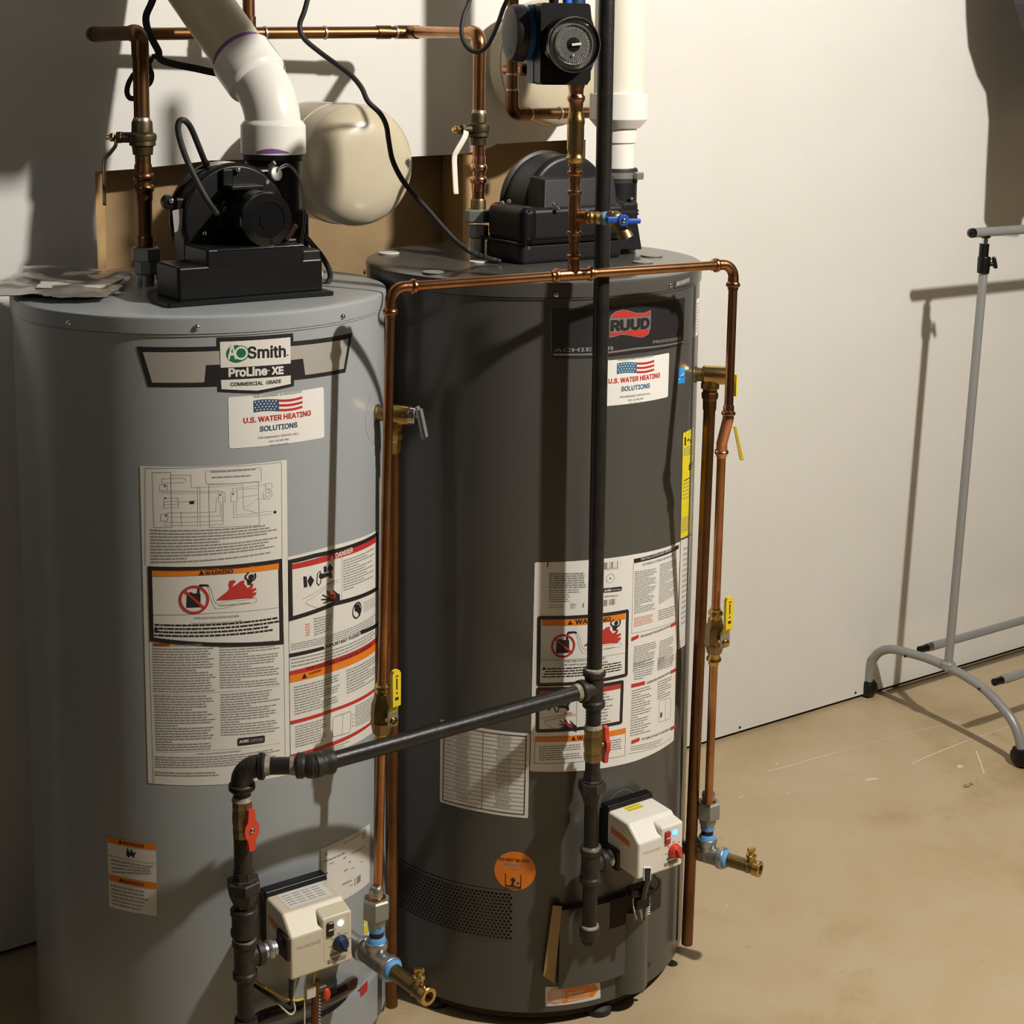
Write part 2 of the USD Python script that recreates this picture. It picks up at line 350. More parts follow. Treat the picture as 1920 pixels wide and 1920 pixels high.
# flat print on a jacket: outlines in (arc length, height), cut into narrow strips so that they follow the curve
from PIL import Image, ImageDraw, ImageFont
_font = ImageFont.truetype(glob.glob('/opt/blender-*/*/datafiles/fonts/Inter.woff2')[0], 96)
_tc = {}
def text_poly(s, bold=0):
    """lettering as an outline: capitals one unit tall, baseline at y = 0, starting at x = 0"""
    if (s, bold) not in _tc:
        x0, y0, x1, y1 = _font.getbbox(s, anchor='ls', stroke_width=bold)
        im = Image.new('L', (x1 - x0 + 8, y1 - y0 + 8))
        ImageDraw.Draw(im).text((4 - x0, 4 - y0), s, 255, _font, anchor='ls', stroke_width=bold)
        on = np.pad(np.asarray(im) > 127, ((0, 0), (1, 1))).astype(np.int8)
        rows, st = np.nonzero(np.diff(on, axis=1) == 1); en = np.nonzero(np.diff(on, axis=1) == -1)[1]
        g = shapely.union_all(shapely.box(st, -rows - 1, en, -rows)).buffer(.6).buffer(-.6).simplify(.8)
        _tc[s, bold] = affinity.affine_transform(g, [1/70, 0, 0, 1/70, -4/70, (4 - y0)/70])
    return _tc[s, bold]
def _polys(g):
    if g.is_empty: return []
    if g.geom_type == 'Polygon': return [g]
    return [p for q in getattr(g, 'geoms', []) for p in _polys(q)]
def flat_tris(polys, step=.010):
    vs, fs, n = [], [], 0
    for g in polys:
        for p in _polys(g):
            x0, _, x1, _ = p.bounds; cut = [p]
            if x1 - x0 > step*1.3:
                cut = []
                for k in range(int(math.floor(x0/step)), int(math.ceil(x1/step))):
                    cut += _polys(p.intersection(sbox(k*step, -9, (k + 1)*step, 9)))
            for q in cut:
                if q.area < 1e-9: continue
                try: v, f = trimesh.creation.triangulate_polygon(q, engine='earcut')
                except Exception: continue
                if len(f) == 0: continue
                a = v[f]; fl = np.cross(a[:, 1] - a[:, 0], a[:, 2] - a[:, 0]) < 0
                f = np.where(fl[:, None], f[:, ::-1], f)
                vs.append(v); fs.append(f + n); n += len(v)
    return (np.vstack(vs), np.vstack(fs)) if vs else (None, None)
class Print:
    """a label: shapes are given by the pixels they cover, turned into arc length and height on the jacket of the tank c"""
    def __init__(s, c, R=RAD): s.c, s.R, s.items = c, R, []
    def P(s, x, y):
        p = on_cyl(x, y, s.c, s.R); return V(math.atan2(p[1] - s.c[1], p[0] - s.c[0])*s.R, p[2])
    def add(s, col, g, k=1): s.items.append((col, k, g))
    def poly(s, col, pts, k=1, r=0):
        g = Polygon([s.P(*q) for q in pts])
        if r: g = g.buffer(-r).buffer(r)
        s.add(col, g, k); return g
    def rect(s, col, a, b, k=1): A, B = s.P(*a), s.P(*b); g = sbox(min(A[0], B[0]), min(A[1], B[1]), max(A[0], B[0]), max(A[1], B[1])); s.add(col, g, k); return g
    def quad(s, col, a, b, c_, d, k=1, r=0): return s.poly(col, (a, b, c_, d), k, r)
    def frame(s, col, quad, w, k=1, r=0):
        g = Polygon([s.P(*q) for q in quad])
        if r: g = g.buffer(-r).buffer(r)
        s.add(col, g.difference(g.buffer(-w)), k); return g
    def text(s, col, t, a, b, bold=1, k=2, h=None):
        A, B = s.P(*a), s.P(*b); g = text_poly(t, bold); x0, _, x1, _ = g.bounds
        sx = (B[0] - A[0])/(x1 - x0); sy = sx if h is None else h
        sl = (B[1] - A[1])/(x1 - x0)
        s.add(col, affinity.affine_transform(g, [sx, 0, sl, sy, A[0] - x0*sx, A[1] - x0*sl]), k)
    def line(s, col, pts, w, k=1):
        s.add(col, LineString([s.P(*q) for q in pts]).buffer(w/2, cap_style=2, join_style=2), k)
    def lines(s, col, quad, n, fill=.5, k=1, ragged=.12, seed=0, para=0):
        """n rows of unreadable small print: word-sized bars"""
        r = np.random.default_rng(seed + 7); a, b, c_, d = [s.P(*q) for q in quad]
        for i in range(n):
            t0, t1 = (i + .5 - fill/2)/n, (i + .5 + fill/2)/n
            e = 1 - (r.uniform(0, ragged) if not para or (i + 1) % para else r.uniform(.3, .75)); x = 0.
            W = np.hypot(*(b - a))
            while x < e:
                w = r.uniform(.0035, .013)/W; x2 = min(x + w, e)
                f = lambda u, v: a + (b - a)*u + ((d - a)*(1 - u) + (c_ - b)*u)*v
                s.add(col, Polygon([f(x, t0), f(x2, t0), f(x2, t1), f(x, t1)]), k)
                x = x2 + r.uniform(.0010, .0016)/W
    def disc(s, col, ctr, r, k=1, w=None, sy=1.):
        A = s.P(*ctr); g = Point(*A).buffer(r, 24)
        if w: g = g.difference(Point(*A).buffer(r - w, 24))
        if sy != 1: g = affinity.scale(g, 1, sy, origin=tuple(A))
        s.add(col, g, k)
    def bars(s, col, a, b, n, k=2, seed=0):
        r = np.random.default_rng(seed); A, B = s.P(*a), s.P(*b); x = np.sort(r.uniform(A[0], B[0], 2*n))
        for i in range(0, 2*n, 2): s.add(col, sbox(x[i], min(A[1], B[1]), x[i + 1], max(A[1], B[1])), k)
    def build(s, parent, name, label=None, off=.0005):
        """layer 0 is the label itself (a part); the print on it hangs below as its sub-parts, one per ink"""
        def put(path_parent, nm, cols, k, col):
            v, f = flat_tris(cols)
            if v is None: return None
            th = v[:, 0]/s.R; nr = np.c_[np.cos(th), np.sin(th), np.zeros(len(th))]; R = s.R + off + .00022*k
            base = _root(str(path_parent.GetPath()))
            P = np.c_[s.c[0] + nr[:, 0]*R, s.c[1] + nr[:, 1]*R, v[:, 1]] - base
            pp = str(path_parent.GetPath())
            return raw_mesh(pp + '/' + numbered(pp, nm), P, f, nr, M[col])
        sheet = [it for it in s.items if it[1] == 0]
        root = keys(put(parent, name, [it[2] for it in sheet], 0, sheet[0][0]), label)
        groups = {}
        for col, k, g in s.items:
            if k: groups.setdefault((k, col), []).append(g)
        for (k, col), gs in sorted(groups.items()):
            keys(put(root, col.replace('print_', '') + '_print' if col.startswith('print') else col + '_print', gs, k, col), kind='stuff')
        return root
def Z(ox, oy, sc): return lambda X, Y: (ox + X/sc, oy + Y/sc)

def flag_sticker(c, tl, tr, br, bl, ctr, parent, red, navy):
    """the service sticker: flag, firm name and number; ctr = pixel of the middle of the word SOLUTIONS' baseline"""
    s = Print(c); s.poly('sticker_gloss', (tl, tr, br, bl), 0, r=.004)
    m = s.P(*ctr); a, b = s.P(*tl), s.P(*tr); sl = (b[1] - a[1])/(b[0] - a[0])
    def T(col, t, x, y, w, bold):
        g = text_poly(t, bold); x0, _, x1, _ = g.bounds; q = w/(x1 - x0)
        s.add(col, affinity.affine_transform(g, [q, 0, sl*q, q, m[0] + x - w/2 - x0*q, m[1] + y + sl*(x - w/2) - x0*q*sl]), 2)
    T(navy, 'SOLUTIONS', 0, 0, .068, 3); T(red, 'U.S. WATER HEATING', 0, .0165, .122, 3)
    T('print_grey', 'THIS EQUIPMENT IS SERVICED BY:', 0, .0575, .088, 1); T('print_grey', 'FOR EMERGENCY SERVICE CALL:', 0, -.0125, .073, 1)
    T('print_grey', '833-US WH PRO', 0, -.020, .036, 1); T('print_grey', '833-879-4776', 0, -.0268, .032, 1)
    t = np.linspace(0, 1, 15); wav = lambda y: [(m[0] - .044 + .088*q, m[1] + y + .0022*math.sin(q*5.6 + .6) + sl*(.088*q - .044)) for q in t]
    up, lo = wav(.0515), wav(.0315)
    s.add(navy, Polygon(up[:8] + lo[:8][::-1]), 1)
    for k in range(3):
        u, l = wav(.0515 - .0080*k), wav(.0515 - .0080*k - .0040)
        s.add(red, Polygon(u[7:] + l[7:][::-1]), 1)
    for i in range(4):
        for j in range(7 - i % 2):
            x = .003 + .006*j + .003*(i % 2); q = x/.088
            s.add('print_white', Point(m[0] - .044 + x, m[1] + .0485 - .0046*i + .0022*math.sin(q*5.6 + .6) + sl*(x - .044)).buffer(.00125, 3), 2)
    return s.build(parent, 'service_sticker', 'white service sticker with a small waving flag')

def tri(s, col, x, y, h, k=2):
    A = s.P(x, y); s.add(col, Polygon([(A[0] - h*.58, A[1]), (A[0] + h*.58, A[1]), (A[0], A[1] + h)]), k)
def vapour_picture(s, q, sc):
    """no-petrol-can ring, flames with a fleeing figure, vapour cloud; q maps the 2x-zoomed drawing's own coordinates to pixels"""
    P = lambda *pts: [q(*p) for p in pts]
    s.disc('print_red', q(0, 0), .0245*sc, 3, w=.0040*sc)
    s.poly('print_black', P((-80, -70), (-60, -70), (-55, -85), (-20, -85), (-15, -70), (35, -70), (35, -110), (60, -115), (62, -70), (72, -60), (70, 85), (-85, 85)), 2)
    s.poly('print_black', P((45, -150), (60, -170), (140, -168), (165, -160), (165, -140), (120, -148), (65, -140), (55, -112), (40, -112)), 2)
    s.line('print_red', P((-110, -105), (112, 95)), .0040*sc, 3)
    s.line('print_grey', P((160, -150), (195, -100), (215, 0), (245, 55), (330, 40), (420, 20), (500, 30), (590, 20), (640, 10), (690, 5), (705, 30), (690, 55), (600, 65), (520, 75), (430, 85), (330, 108), (240, 110), (215, 70), (185, 0), (170, -90), (150, -135)), .0006*sc)
    s.poly('print_red', P((245, 18), (290, -20), (330, -50), (370, -80), (395, -110), (385, -160), (400, -200), (450, -205), (470, -185), (440, -160), (430, -130), (480, -160), (520, -190), (565, -200), (560, -160), (600, -110), (640, -140), (665, -165), (660, -120), (640, -95), (690, -110), (700, -90), (650, -55), (700, -60), (690, -30), (640, -5), (690, -20), (650, 5), (560, 5), (400, 14)), 2)
    s.disc('print_black', q(640, -235), .0046*sc, 3)
    s.line('print_black', P((612, -285), (578, -250), (575, -225), (600, -200), (640, -195), (675, -205), (690, -240), (682, -275)), .0026*sc, 3)
    s.poly('print_black', P((590, -205), (675, -205), (640, -165), (650, -140), (615, -150), (605, -140)), 3)
    s.text('print_grey', 'Flammable Vapors', q(272, 85), q(620, 62), 1, 2, h=.0030*sc)
def scald_picture(s, q, sc):
    """taps over a basin edge and a scalded hand"""
    P = lambda *pts: [q(*p) for p in pts]
    s.poly('print_black', P((160, 420), (185, 420), (192, 500), (165, 508)), 2); s.poly('print_black', P((192, 455), (215, 410), (245, 450), (215, 505)), 2)
    s.line('print_black', P((265, 470), (270, 400), (290, 380), (300, 400), (295, 470), (280, 490), (265, 470)), .0016*sc, 2)
    s.poly('print_black', P((285, 400), (380, 388), (385, 430), (365, 435), (355, 418), (300, 440), (282, 430)), 2)
    s.poly('print_black', P((318, 345), (340, 335), (345, 385), (322, 390)), 2); s.poly('print_black', P((345, 360), (368, 320), (395, 355), (370, 390)), 2)
    s.text('print_red', 'HOT', q(345, 490), q(405, 470), 2, 2, h=.0045*sc)
    s.line('print_grey', P((155, 600), (330, 500), (440, 440)), .0008*sc); s.line('print_grey', P((440, 455), (330, 520), (190, 610), (178, 625), (190, 640), (310, 680)), .0008*sc)
    s.poly('print_black', P((445, 560), (430, 555), (400, 530), (390, 525), (405, 560), (380, 565), (360, 535), (340, 530), (345, 555), (360, 585), (310, 560), (305, 568), (350, 592), (300, 597), (300, 606), (350, 606), (312, 628), (316, 634), (365, 615), (410, 620), (445, 622)), 2)
    s.poly('print_red', P((395, 535), (402, 565), (385, 575), (365, 555), (342, 535), (350, 560), (370, 590), (395, 600), (412, 580), (408, 550)), 3)

def tank(name, label, c, ztop, skin, group):
    t = thing(name, label, 'water heater', (c[0], c[1], 0), group)
    o = V(c[0], c[1], 0)
    obj('jacket', lathe(o, Z_, [(.031, RAD - .012), (.033, RAD - .001), (.037, RAD), (ztop - .034, RAD), (ztop - .033, RAD + .0018), (ztop - .030, RAD + .0018)], 224), skin, t, smooth=30)
    obj('lid', lathe(o, Z_, [(ztop - .029, RAD - .01), (ztop - .029, RAD + .0030), (ztop - .006, RAD + .0040), (ztop - .0025, RAD + .0030), (ztop - .0005, RAD), (ztop + .0005, RAD - .008), (ztop + .0015, RAD - .03), (ztop + .002, .02)], 224), skin, t, smooth=40)
    obj('base_ring', lathe(o, Z_, [(.014, RAD - .03), (.014, RAD - .014), (.034, RAD - .014), (.034, RAD - .02)], 96), 'dark_parts_and_shade', t, smooth=40)
    return t
def jacket_screws(t, c, ztop, qs):
    for x, y in qs:
        P = on_cyl(x, y, c, RAD + .004); n = outward(P, c)
        obj('screw', [lathe(P - n*.001, n, [(0, .0052), (.0012, .0052), (.0030, .0042), (.0042, .0022), (.0046, .0005)], 14)], 'chrome', t)
def feet(t, c, degs):
    for d in degs:
        P = radial(c, d, -.03, 0)
        obj('foot', lathe(P, Z_, [(0, .028), (.012, .028), (.02, .02)], 20), 'rubber', t)

# ---- grey tank, left
tl = tank('water_heater', 'light grey tank water heater on the left, a white vent elbow above its lid', TL, ZL, 'grey_enamel', None)
jacket_screws(tl, TL, ZL, ((128, 605), (369, 614), (643, 593)))
feet(tl, TL, (-150, -90, -30, 90))
g = Z(240, 600, 4.364)
s = Print(TL)
s.poly('print_black', [g(*q) for q in ((70, 217), (725, 215), (725, 143), (1350, 107), (1352, 175), (1832, 108), (1778, 428), (1357, 492), (1357, 540), (1060, 603), (733, 587), (732, 543), (165, 545))], 0)
s.poly('brushed_silver', [g(*q) for q in ((122, 262), (748, 252), (752, 365), (638, 368), (624, 510), (198, 512))], 1)
s.poly('brushed_silver', [g(*q) for q in ((1328, 214), (1803, 152), (1762, 398), (1448, 450), (1430, 315), (1330, 328))], 1)
s.poly('sticker', [g(*q) for q in ((752, 178), (1327, 140), (1330, 355), (758, 390))], 1)
s.poly('sticker', [g(*q) for q in ((760, 490), (1330, 452), (1330, 522), (1060, 577), (765, 565))], 1)
s.poly('print_green', [g(884 + 82*math.cos(a), 277 + 72*math.sin(a)) for a in np.linspace(.35, 2*math.pi - .35, 30)], 2)
s.disc('print_green', g(925, 272), .0128, 2)
s.text('print_white', 'A', g(815, 318), g(890, 314), 3, 3, h=.0235)
s.disc('print_white', g(925, 270), .0112, 3, w=.0034)
s.text('print_black', 'Smith', g(978, 312), g(1290, 298), 3, 2)
s.disc('print_black', g(1305, 286), .0013, 2)
s.text('print_white', 'ProLine', g(822, 462), g(1140, 446), 5, 2); s.text('print_white', 'XE', g(1175, 443), g(1272, 438), 6, 2); s.disc('print_white', g(1150, 412), .0013, 2)
s.text('print_black', 'COMMERCIAL', g(838, 540), g(1105, 528), 3, 2); s.text('print_black', 'GRADE', g(1130, 526), g(1252, 512), 3, 2)
s.build(tl, 'brand_plate', 'black and silver brand plate with a white centre')
flag_sticker(TL, (427.4, 744.4), (606.6, 725.3), (607.8, 820), (429.7, 841), g(1236, 895), tl, 'print_red', 'print_navy')

# big instruction sheet
s = Print(TL)
s.poly('sticker', ((262.3, 873), (537.5, 862), (543, 1452), (278, 1468)), 0)
g = Z(250, 860, 6.0)
G_ = 'print_grey'
s.line(G_, [g(*q) for q in ((135, 1200), (135, 105), (900, 90), (1665, 40), (1672, 1120))], .0008)
s.line(G_, [g(*q) for q in ((215, 155), (422, 155), (438, 770), (235, 772), (215, 155))], .0007)
s.frame('print_pale', [g(*q) for q in ((808, 132), (1440, 98), (1445, 262), (815, 285))], .0008, r=.004)
s.lines(G_, [g(*q) for q in ((870, 138), (1395, 105), (1395, 125), (870, 158))], 1, .8, seed=1); s.lines(G_, [g(*q) for q in ((885, 200), (1370, 175), (1370, 195), (885, 220))], 1, .8, seed=2)
s.line(G_, [g(*q) for q in ((850, 292), (1405, 255), (1418, 745), (858, 772), (850, 292))], .0007)
for pts in (((420, 185), (650, 182), (652, 325), (1230, 290), (1240, 560)), ((330, 295), (328, 225), (500, 215), (585, 222), (598, 245), (580, 265), (355, 272), (350, 300)), ((380, 360), (960, 360), (1010, 370), (1015, 730)), ((330, 360), (330, 382), (960, 378)),
            ((345, 445), (345, 555), (510, 545), (505, 440), (345, 445)), ((345, 480), (505, 475)), ((345, 515), (505, 510)), ((515, 490), (640, 475), (720, 470)), ((380, 605), (930, 595), (935, 445), (960, 440)), ((390, 655), (980, 642), (980, 500)), ((340, 712), (1000, 695), (998, 500)), ((345, 750), (1018, 735)),
            ((725, 310), (725, 765)), ((750, 310), (755, 765)), ((540, 590), (545, 770)), ((1120, 370), (1115, 335), (1480, 290), (1490, 320)), ((1165, 375), (1165, 345), (1400, 330)), ((1130, 490), (1130, 660), (1560, 620)), ((1160, 490), (1160, 630), (1300, 625), (1500, 590), (1570, 595)), ((1170, 440), (1400, 405)), ((1250, 560), (1390, 455), (1470, 450)), ((1250, 570), (1330, 590), (1400, 620)),
            ((300, 290), (300, 360), (390, 360), (385, 290), (300, 290)), ((310, 625), (310, 700), (390, 695), (388, 622), (310, 625)), ((960, 380), (960, 490), (1035, 485), (1032, 375), (960, 380)), ((1100, 375), (1100, 485), (1170, 480), (1168, 370), (1100, 375)), ((1490, 280), (1490, 340), (1560, 335), (1558, 275), (1490, 280))):
    s.line('print_pale', [g(*q) for q in pts], .0007)
s.rect('print_black', g(632, 478), g(685, 508)); s.disc('print_black', g(1592, 600), .0026)
for q in ((358, 308), (362, 440), (368, 640), (980, 405), (1122, 397)): s.disc('print_black', g(*q), .0013)
s.disc('print_pale', g(1510, 400), .0085, w=.001); s.disc('print_pale', g(1510, 400), .0045, w=.001)
s.lines(G_, [g(*q) for q in ((190, 785), (1637, 715), (1640, 1050), (198, 1180))], 11, .5, seed=3, para=5)
s.frame('print_black', [g(*q) for q in ((162, 1208), (1672, 1122), (1690, 2085), (185, 2050))], .0072, 2)
s.poly('print_orange', [g(*q) for q in ((208, 1252), (900, 1232), (1635, 1172), (1636, 1238), (900, 1302), (210, 1320))], 2)
tri(s, 'print_black', *g(768, 1308), .0085, 3); s.text('print_black', 'WARNING', g(808, 1308), g(1122, 1285), 3, 3)
vapour_picture(s, lambda X, Y: g(685 + X, 1585 + Y - .035*X), 1.)
s.line(G_, [g(*q) for q in ((222, 1755), (900, 1735), (1640, 1672))], .0008)
s.text(G_, 'FIRE AND EXPLOSION HAZARD', g(688, 1803), g(1188, 1778), 1); s.text(G_, 'Can result in serious injury or death', g(655, 1865), g(1222, 1835), 1)
g = Z(250, 1180, 6.19)
tri(s, 'print_black', *g(268, 10), .007); s.lines('print_black', [g(*q) for q in ((250, -75), (1690, -160), (1690, 15), (245, 85))], 4, .5, seed=4)
s.rect('print_orange', g(225, 152), g(440, 198)); s.text('print_black', 'WARNING', g(240, 188), g(425, 186), 2, 3); s.text(G_, 'Protect against leaks', g(458, 192), g(800, 185), 2)
s.lines(G_, [g(*q) for q in ((222, 205), (950, 200), (955, 720), (235, 730))], 17, .46, seed=5, para=9)
s.lines(G_, [g(*q) for q in ((995, 165), (1695, 110), (1705, 640), (1005, 690))], 18, .46, seed=6, para=5)
s.line('print_pale', [g(*q) for q in ((240, 745), (1000, 725), (1700, 650))], .0007)
s.lines(G_, [g(*q) for q in ((240, 752), (955, 750), (965, 1390), (265, 1410))], 21, .46, seed=7, para=6, ragged=.18)
s.lines(G_, [g(*q) for q in ((1010, 745), (1700, 670), (1710, 1180), (1015, 1240))], 17, .46, seed=8, para=6, ragged=.2)
s.poly('print_black', [g(*q) for q in ((1207, 1262), (1525, 1226), (1525, 1310), (1210, 1352))], 2, r=.003)
s.text('print_white', 'AHRI', g(1228, 1318), g(1340, 1304), 4, 3); s.text('print_pale', 'CERTIFIED', g(1358, 1308), g(1508, 1288), 1, 3, h=.005)
s.line('print_pale', [g(*q) for q in ((270, 1420), (1000, 1395), (1700, 1318))], .0006); s.text(G_, 'Safety and construction information', g(740, 1452), g(1248, 1415), 1)
s.lines(G_, [g(*q) for q in ((250, 1462), (1705, 1360), (1710, 1490), (255, 1605))], 5, .46, seed=9); s.lines(G_, [g(*q) for q in ((255, 1640), (1010, 1640), (1085, 1695), (255, 1700))], 2, .5, seed=10)
s.line('print_grey', [g(*q) for q in ((185, 130), (238, 1780))], .0008); s.line('print_grey', [g(*q) for q in ((1742, 40), (1765, 1700))], .0008)
s.build(tl, 'instruction_label', 'tall white sheet of wiring drawing and small print')

# red and orange danger sheet on the right flank
s = Print(TL)
s.poly('sticker', ((540, 1044), (620, 1023), (707, 993), (704, 1368), (640, 1405), (545, 1431)), 0)
g = Z(530, 980, 4.174)
s.frame('print_black', [g(*q) for q in ((40, 292), (250, 240), (742, 68), (742, 525), (400, 650), (48, 772))], .0075, 2)
s.poly('print_red', [g(*q) for q in ((70, 325), (400, 235), (728, 108), (728, 150), (400, 285), (72, 365))], 2)
tri(s, 'print_white', *g(382, 286), .0075, 3); s.text('print_white', 'DANGER', g(410, 275), g(545, 228), 3, 3)
scald_picture(s, g, 1.)
s.line(G_, [g(*q) for q in ((462, 260), (460, 610))], .0008)
s.lines(G_, [g(*q) for q in ((470, 290), (718, 185), (715, 440), (472, 540))], 12, .42, seed=11, para=2)
s.disc('print_black', g(580, 685), .0150, w=.0028); s.poly('print_black', [g(*q) for q in ((560, 640), (595, 635), (612, 690), (600, 735), (585, 700), (562, 690))], 2)
s.lines('print_pale', [g(*q) for q in ((628, 620), (722, 575), (720, 650), (630, 705))], 5, .45, seed=12)
s.lines(G_, [g(*q) for q in ((240, 745), (395, 705), (380, 840), (245, 890))], 7, .45, seed=13); s.lines('print_pink', [g(*q) for q in ((175, 790), (215, 780), (215, 880), (178, 892))], 5, .5, seed=14)
s.lines(G_, [g(*q) for q in ((65, 945), (740, 690), (738, 770), (62, 1000))], 4, .42, seed=15)
s.poly('print_black', [g(*q) for q in ((50, 1025), (320, 965), (325, 990), (52, 1055))], 2); s.poly('print_black', [g(*q) for q in ((605, 845), (742, 780), (742, 812), (608, 875))], 2)
s.text('print_black', 'IMPORTANT PLEASE', g(330, 985), g(600, 880), 2, 2, h=.0062)
s.lines(G_, [g(*q) for q in ((65, 1060), (735, 815), (735, 880), (65, 1140))], 3, .4, seed=16)
s.poly('print_red', [g(*q) for q in ((53, 1162), (400, 1062), (742, 885), (742, 928), (400, 1105), (53, 1195))], 2)
s.poly('print_orange', [g(*q) for q in ((53, 1195), (400, 1105), (742, 928), (740, 985), (400, 1160), (55, 1252))], 2)
s.text('print_black', 'FOR YOUR SAFETY READ BEFORE OPERATING', g(190, 1155), g(690, 965), 1, 3, h=.0055)
tri(s, 'print_black', *g(168, 1218), .0095, 3); s.text('print_black', 'WARNING', g(205, 1190), g(300, 1160), 2, 3)
s.lines(G_, [g(*q) for q in ((85, 1280), (450, 1175), (440, 1400), (92, 1510))], 11, .46, seed=17, para=4); s.lines(G_, [g(*q) for q in ((495, 1150), (735, 1020), (728, 1215), (500, 1345))], 9, .46, seed=18, para=4)
s.poly('print_red', [g(*q) for q in ((58, 1552), (400, 1450), (735, 1278), (733, 1305), (400, 1475), (60, 1580))], 2)
s.lines(G_, [g(*q) for q in ((95, 1590), (370, 1510), (355, 1690), (98, 1765))], 9, .46, seed=19, ragged=.3); s.lines(G_, [g(*q) for q in ((565, 1430), (715, 1345), (690, 1540), (565, 1600))], 10, .46, seed=20)
s.frame(G_, [g(*q) for q in ((390, 1520), (535, 1470), (530, 1640), (385, 1680))], .0012, r=.006); s.line(G_, [g(*q) for q in ((470, 1495), (465, 1660))], .0008)
s.lines('print_pale', [g(*q) for q in ((545, 1490), (558, 1485), (555, 1600), (542, 1605))], 4, .5, seed=21)
s.poly('print_red', [g(*q) for q in ((60, 1815), (400, 1710), (700, 1545), (695, 1572), (400, 1740), (62, 1842))], 2)
s.lines(G_, [g(*q) for q in ((180, 1800), (520, 1700), (515, 1740), (180, 1840))], 2, .4, seed=22)
s.build(tl, 'danger_label', 'white sheet with red, orange and black bands on the right flank')

# small orange and white warning
s = Print(TL)
s.poly('sticker', ((201.3, 1567.3), (293, 1582), (294, 1717), (205.5, 1700)), 0)
g = Z(190, 1550, 10.667)
s.poly('print_orange', [g(*q) for q in ((122, 188), (1100, 345), (1100, 468), (130, 312))]); s.poly('print_orange', [g(*q) for q in ((155, 940), (1105, 1118), (1108, 1248), (158, 1072))])
s.text('print_black', 'WARNING', g(430, 345), g(860, 420), 2); s.text('print_black', 'WARNING', g(430, 1110), g(860, 1190), 2)
tri(s, 'print_black', *g(385, 335), .007); tri(s, 'print_black', *g(395, 1098), .007)
s.poly('print_black', [g(*q) for q in ((525, 410), (570, 520), (610, 430), (630, 520), (700, 505), (660, 590), (660, 640), (600, 570), (540, 615), (500, 545))], 2)
s.line(G_, [g(*q) for q in ((140, 565), (1080, 740))], .0009)
s.lines(G_, [g(*q) for q in ((190, 620), (1080, 780), (1080, 950), (230, 935))], 4, .45, seed=23); s.lines(G_, [g(*q) for q in ((190, 1130), (1080, 1290), (920, 1720), (215, 1560))], 6, .42, seed=24, ragged=.25)
s.build(tl, 'warning_label', 'small white label with two orange bands')
# rating plate
s = Print(TL)
s.poly('sticker', ((601, 1592), (645, 1572), (693, 1544), (692.5, 1654), (648, 1685), (602, 1706)), 0, r=.002)
g = Z(580, 1540, 12.0)
A = s.P(*g(370, 740)); s.add(G_, Polygon([(A[0] + (.0042 if i % 2 == 0 else .0018)*math.sin(i*math.pi/5), A[1] + (.0042 if i % 2 == 0 else .0018)*math.cos(i*math.pi/5)) for i in range(10)]), 1)
s.disc(G_, g(1225, 280), .0075, w=.0022, sy=1.1); s.text(G_, 'SA', g(1195, 320), g(1255, 290), 2)
s.line('print_pale', [g(*q) for q in ((275, 1480), (275, 690), (700, 480), (1310, 115))], .0006)
for k, (a, b) in enumerate((((320, 885), (830, 665)), ((450, 935), (560, 890)), ((330, 1165), (430, 1130)), ((760, 480), (1160, 240)), ((760, 820), (830, 770)), ((950, 700), (1250, 530)), ((780, 1100), (860, 1050)), ((940, 1050), (1010, 1010)), ((740, 1400), (960, 1290)), ((900, 1430), (980, 1390)), ((340, 1270), (400, 1240)), ((1150, 900), (1200, 880)), ((880, 900), (930, 870)))):
    s.lines('print_pale' if k % 2 else G_, [g(*a), g(*b), g(b[0], b[1] + 45), g(a[0], a[1] + 45)], 1, .8, seed=30 + k)
s.bars(G_, g(1000, 1300), g(1150, 1340), 9, seed=4)
s.build(tl, 'rating_label', 'white rating label beside the copper pipe')
# yellow strip label and lower burner cover with its small red window
s = Print(TL)
s.poly('sticker', ((681, 1705), (693, 1697), (696, 1757), (682, 1768)), 0)
s.poly('print_yellow', ((682, 1707), (692, 1699), (693, 1724), (682, 1732))); s.poly('print_yellow', ((682, 1738), (692, 1730), (694, 1745), (683, 1752)))
s.build(tl, 'yellow_label', 'narrow yellow and white label')
a0 = math.atan2(*(on_t(648, 1800, TL) - [*TL, 0])[[1, 0]]); a1 = math.atan2(*(on_t(708, 1830, TL) - [*TL, 0])[[1, 0]])
def shell(c, a0, a1, z0, z1, t0, t1, n=14):
    """a curved plate on a jacket, from t0 to t1 metres proud of it"""
    A = np.linspace(a0, a1, n); pts = []
    poly = Polygon([(c[0] + (RAD + t1)*math.cos(a), c[1] + (RAD + t1)*math.sin(a)) for a in A] + [(c[0] + (RAD + t0)*math.cos(a), c[1] + (RAD + t0)*math.sin(a)) for a in A[::-1]])
    return prism(poly, V(0, 0, z0), X_, Y_, V(0, 0, z1 - z0))
zc = on_t(690, 1833, TL)[2]
obj('burner_cover', shell(TL, a0 - .55, a1, .06, zc, .0, .010), 'grey_enamel', tl, smooth=30, label='curved grey cover plate over the burner opening')
s = Print(TL, RAD + .0102); s.poly('deep_red', ((675, 1851), (689, 1838), (688, 1858), (676, 1870)), 0); s.build(tl, 'sight_window', 'small dark red sight window')
obj('screw', screw(on_t(669, 1838, TL, .0102), outward(on_t(669, 1838, TL), TL), .002), 'rubber', tl)

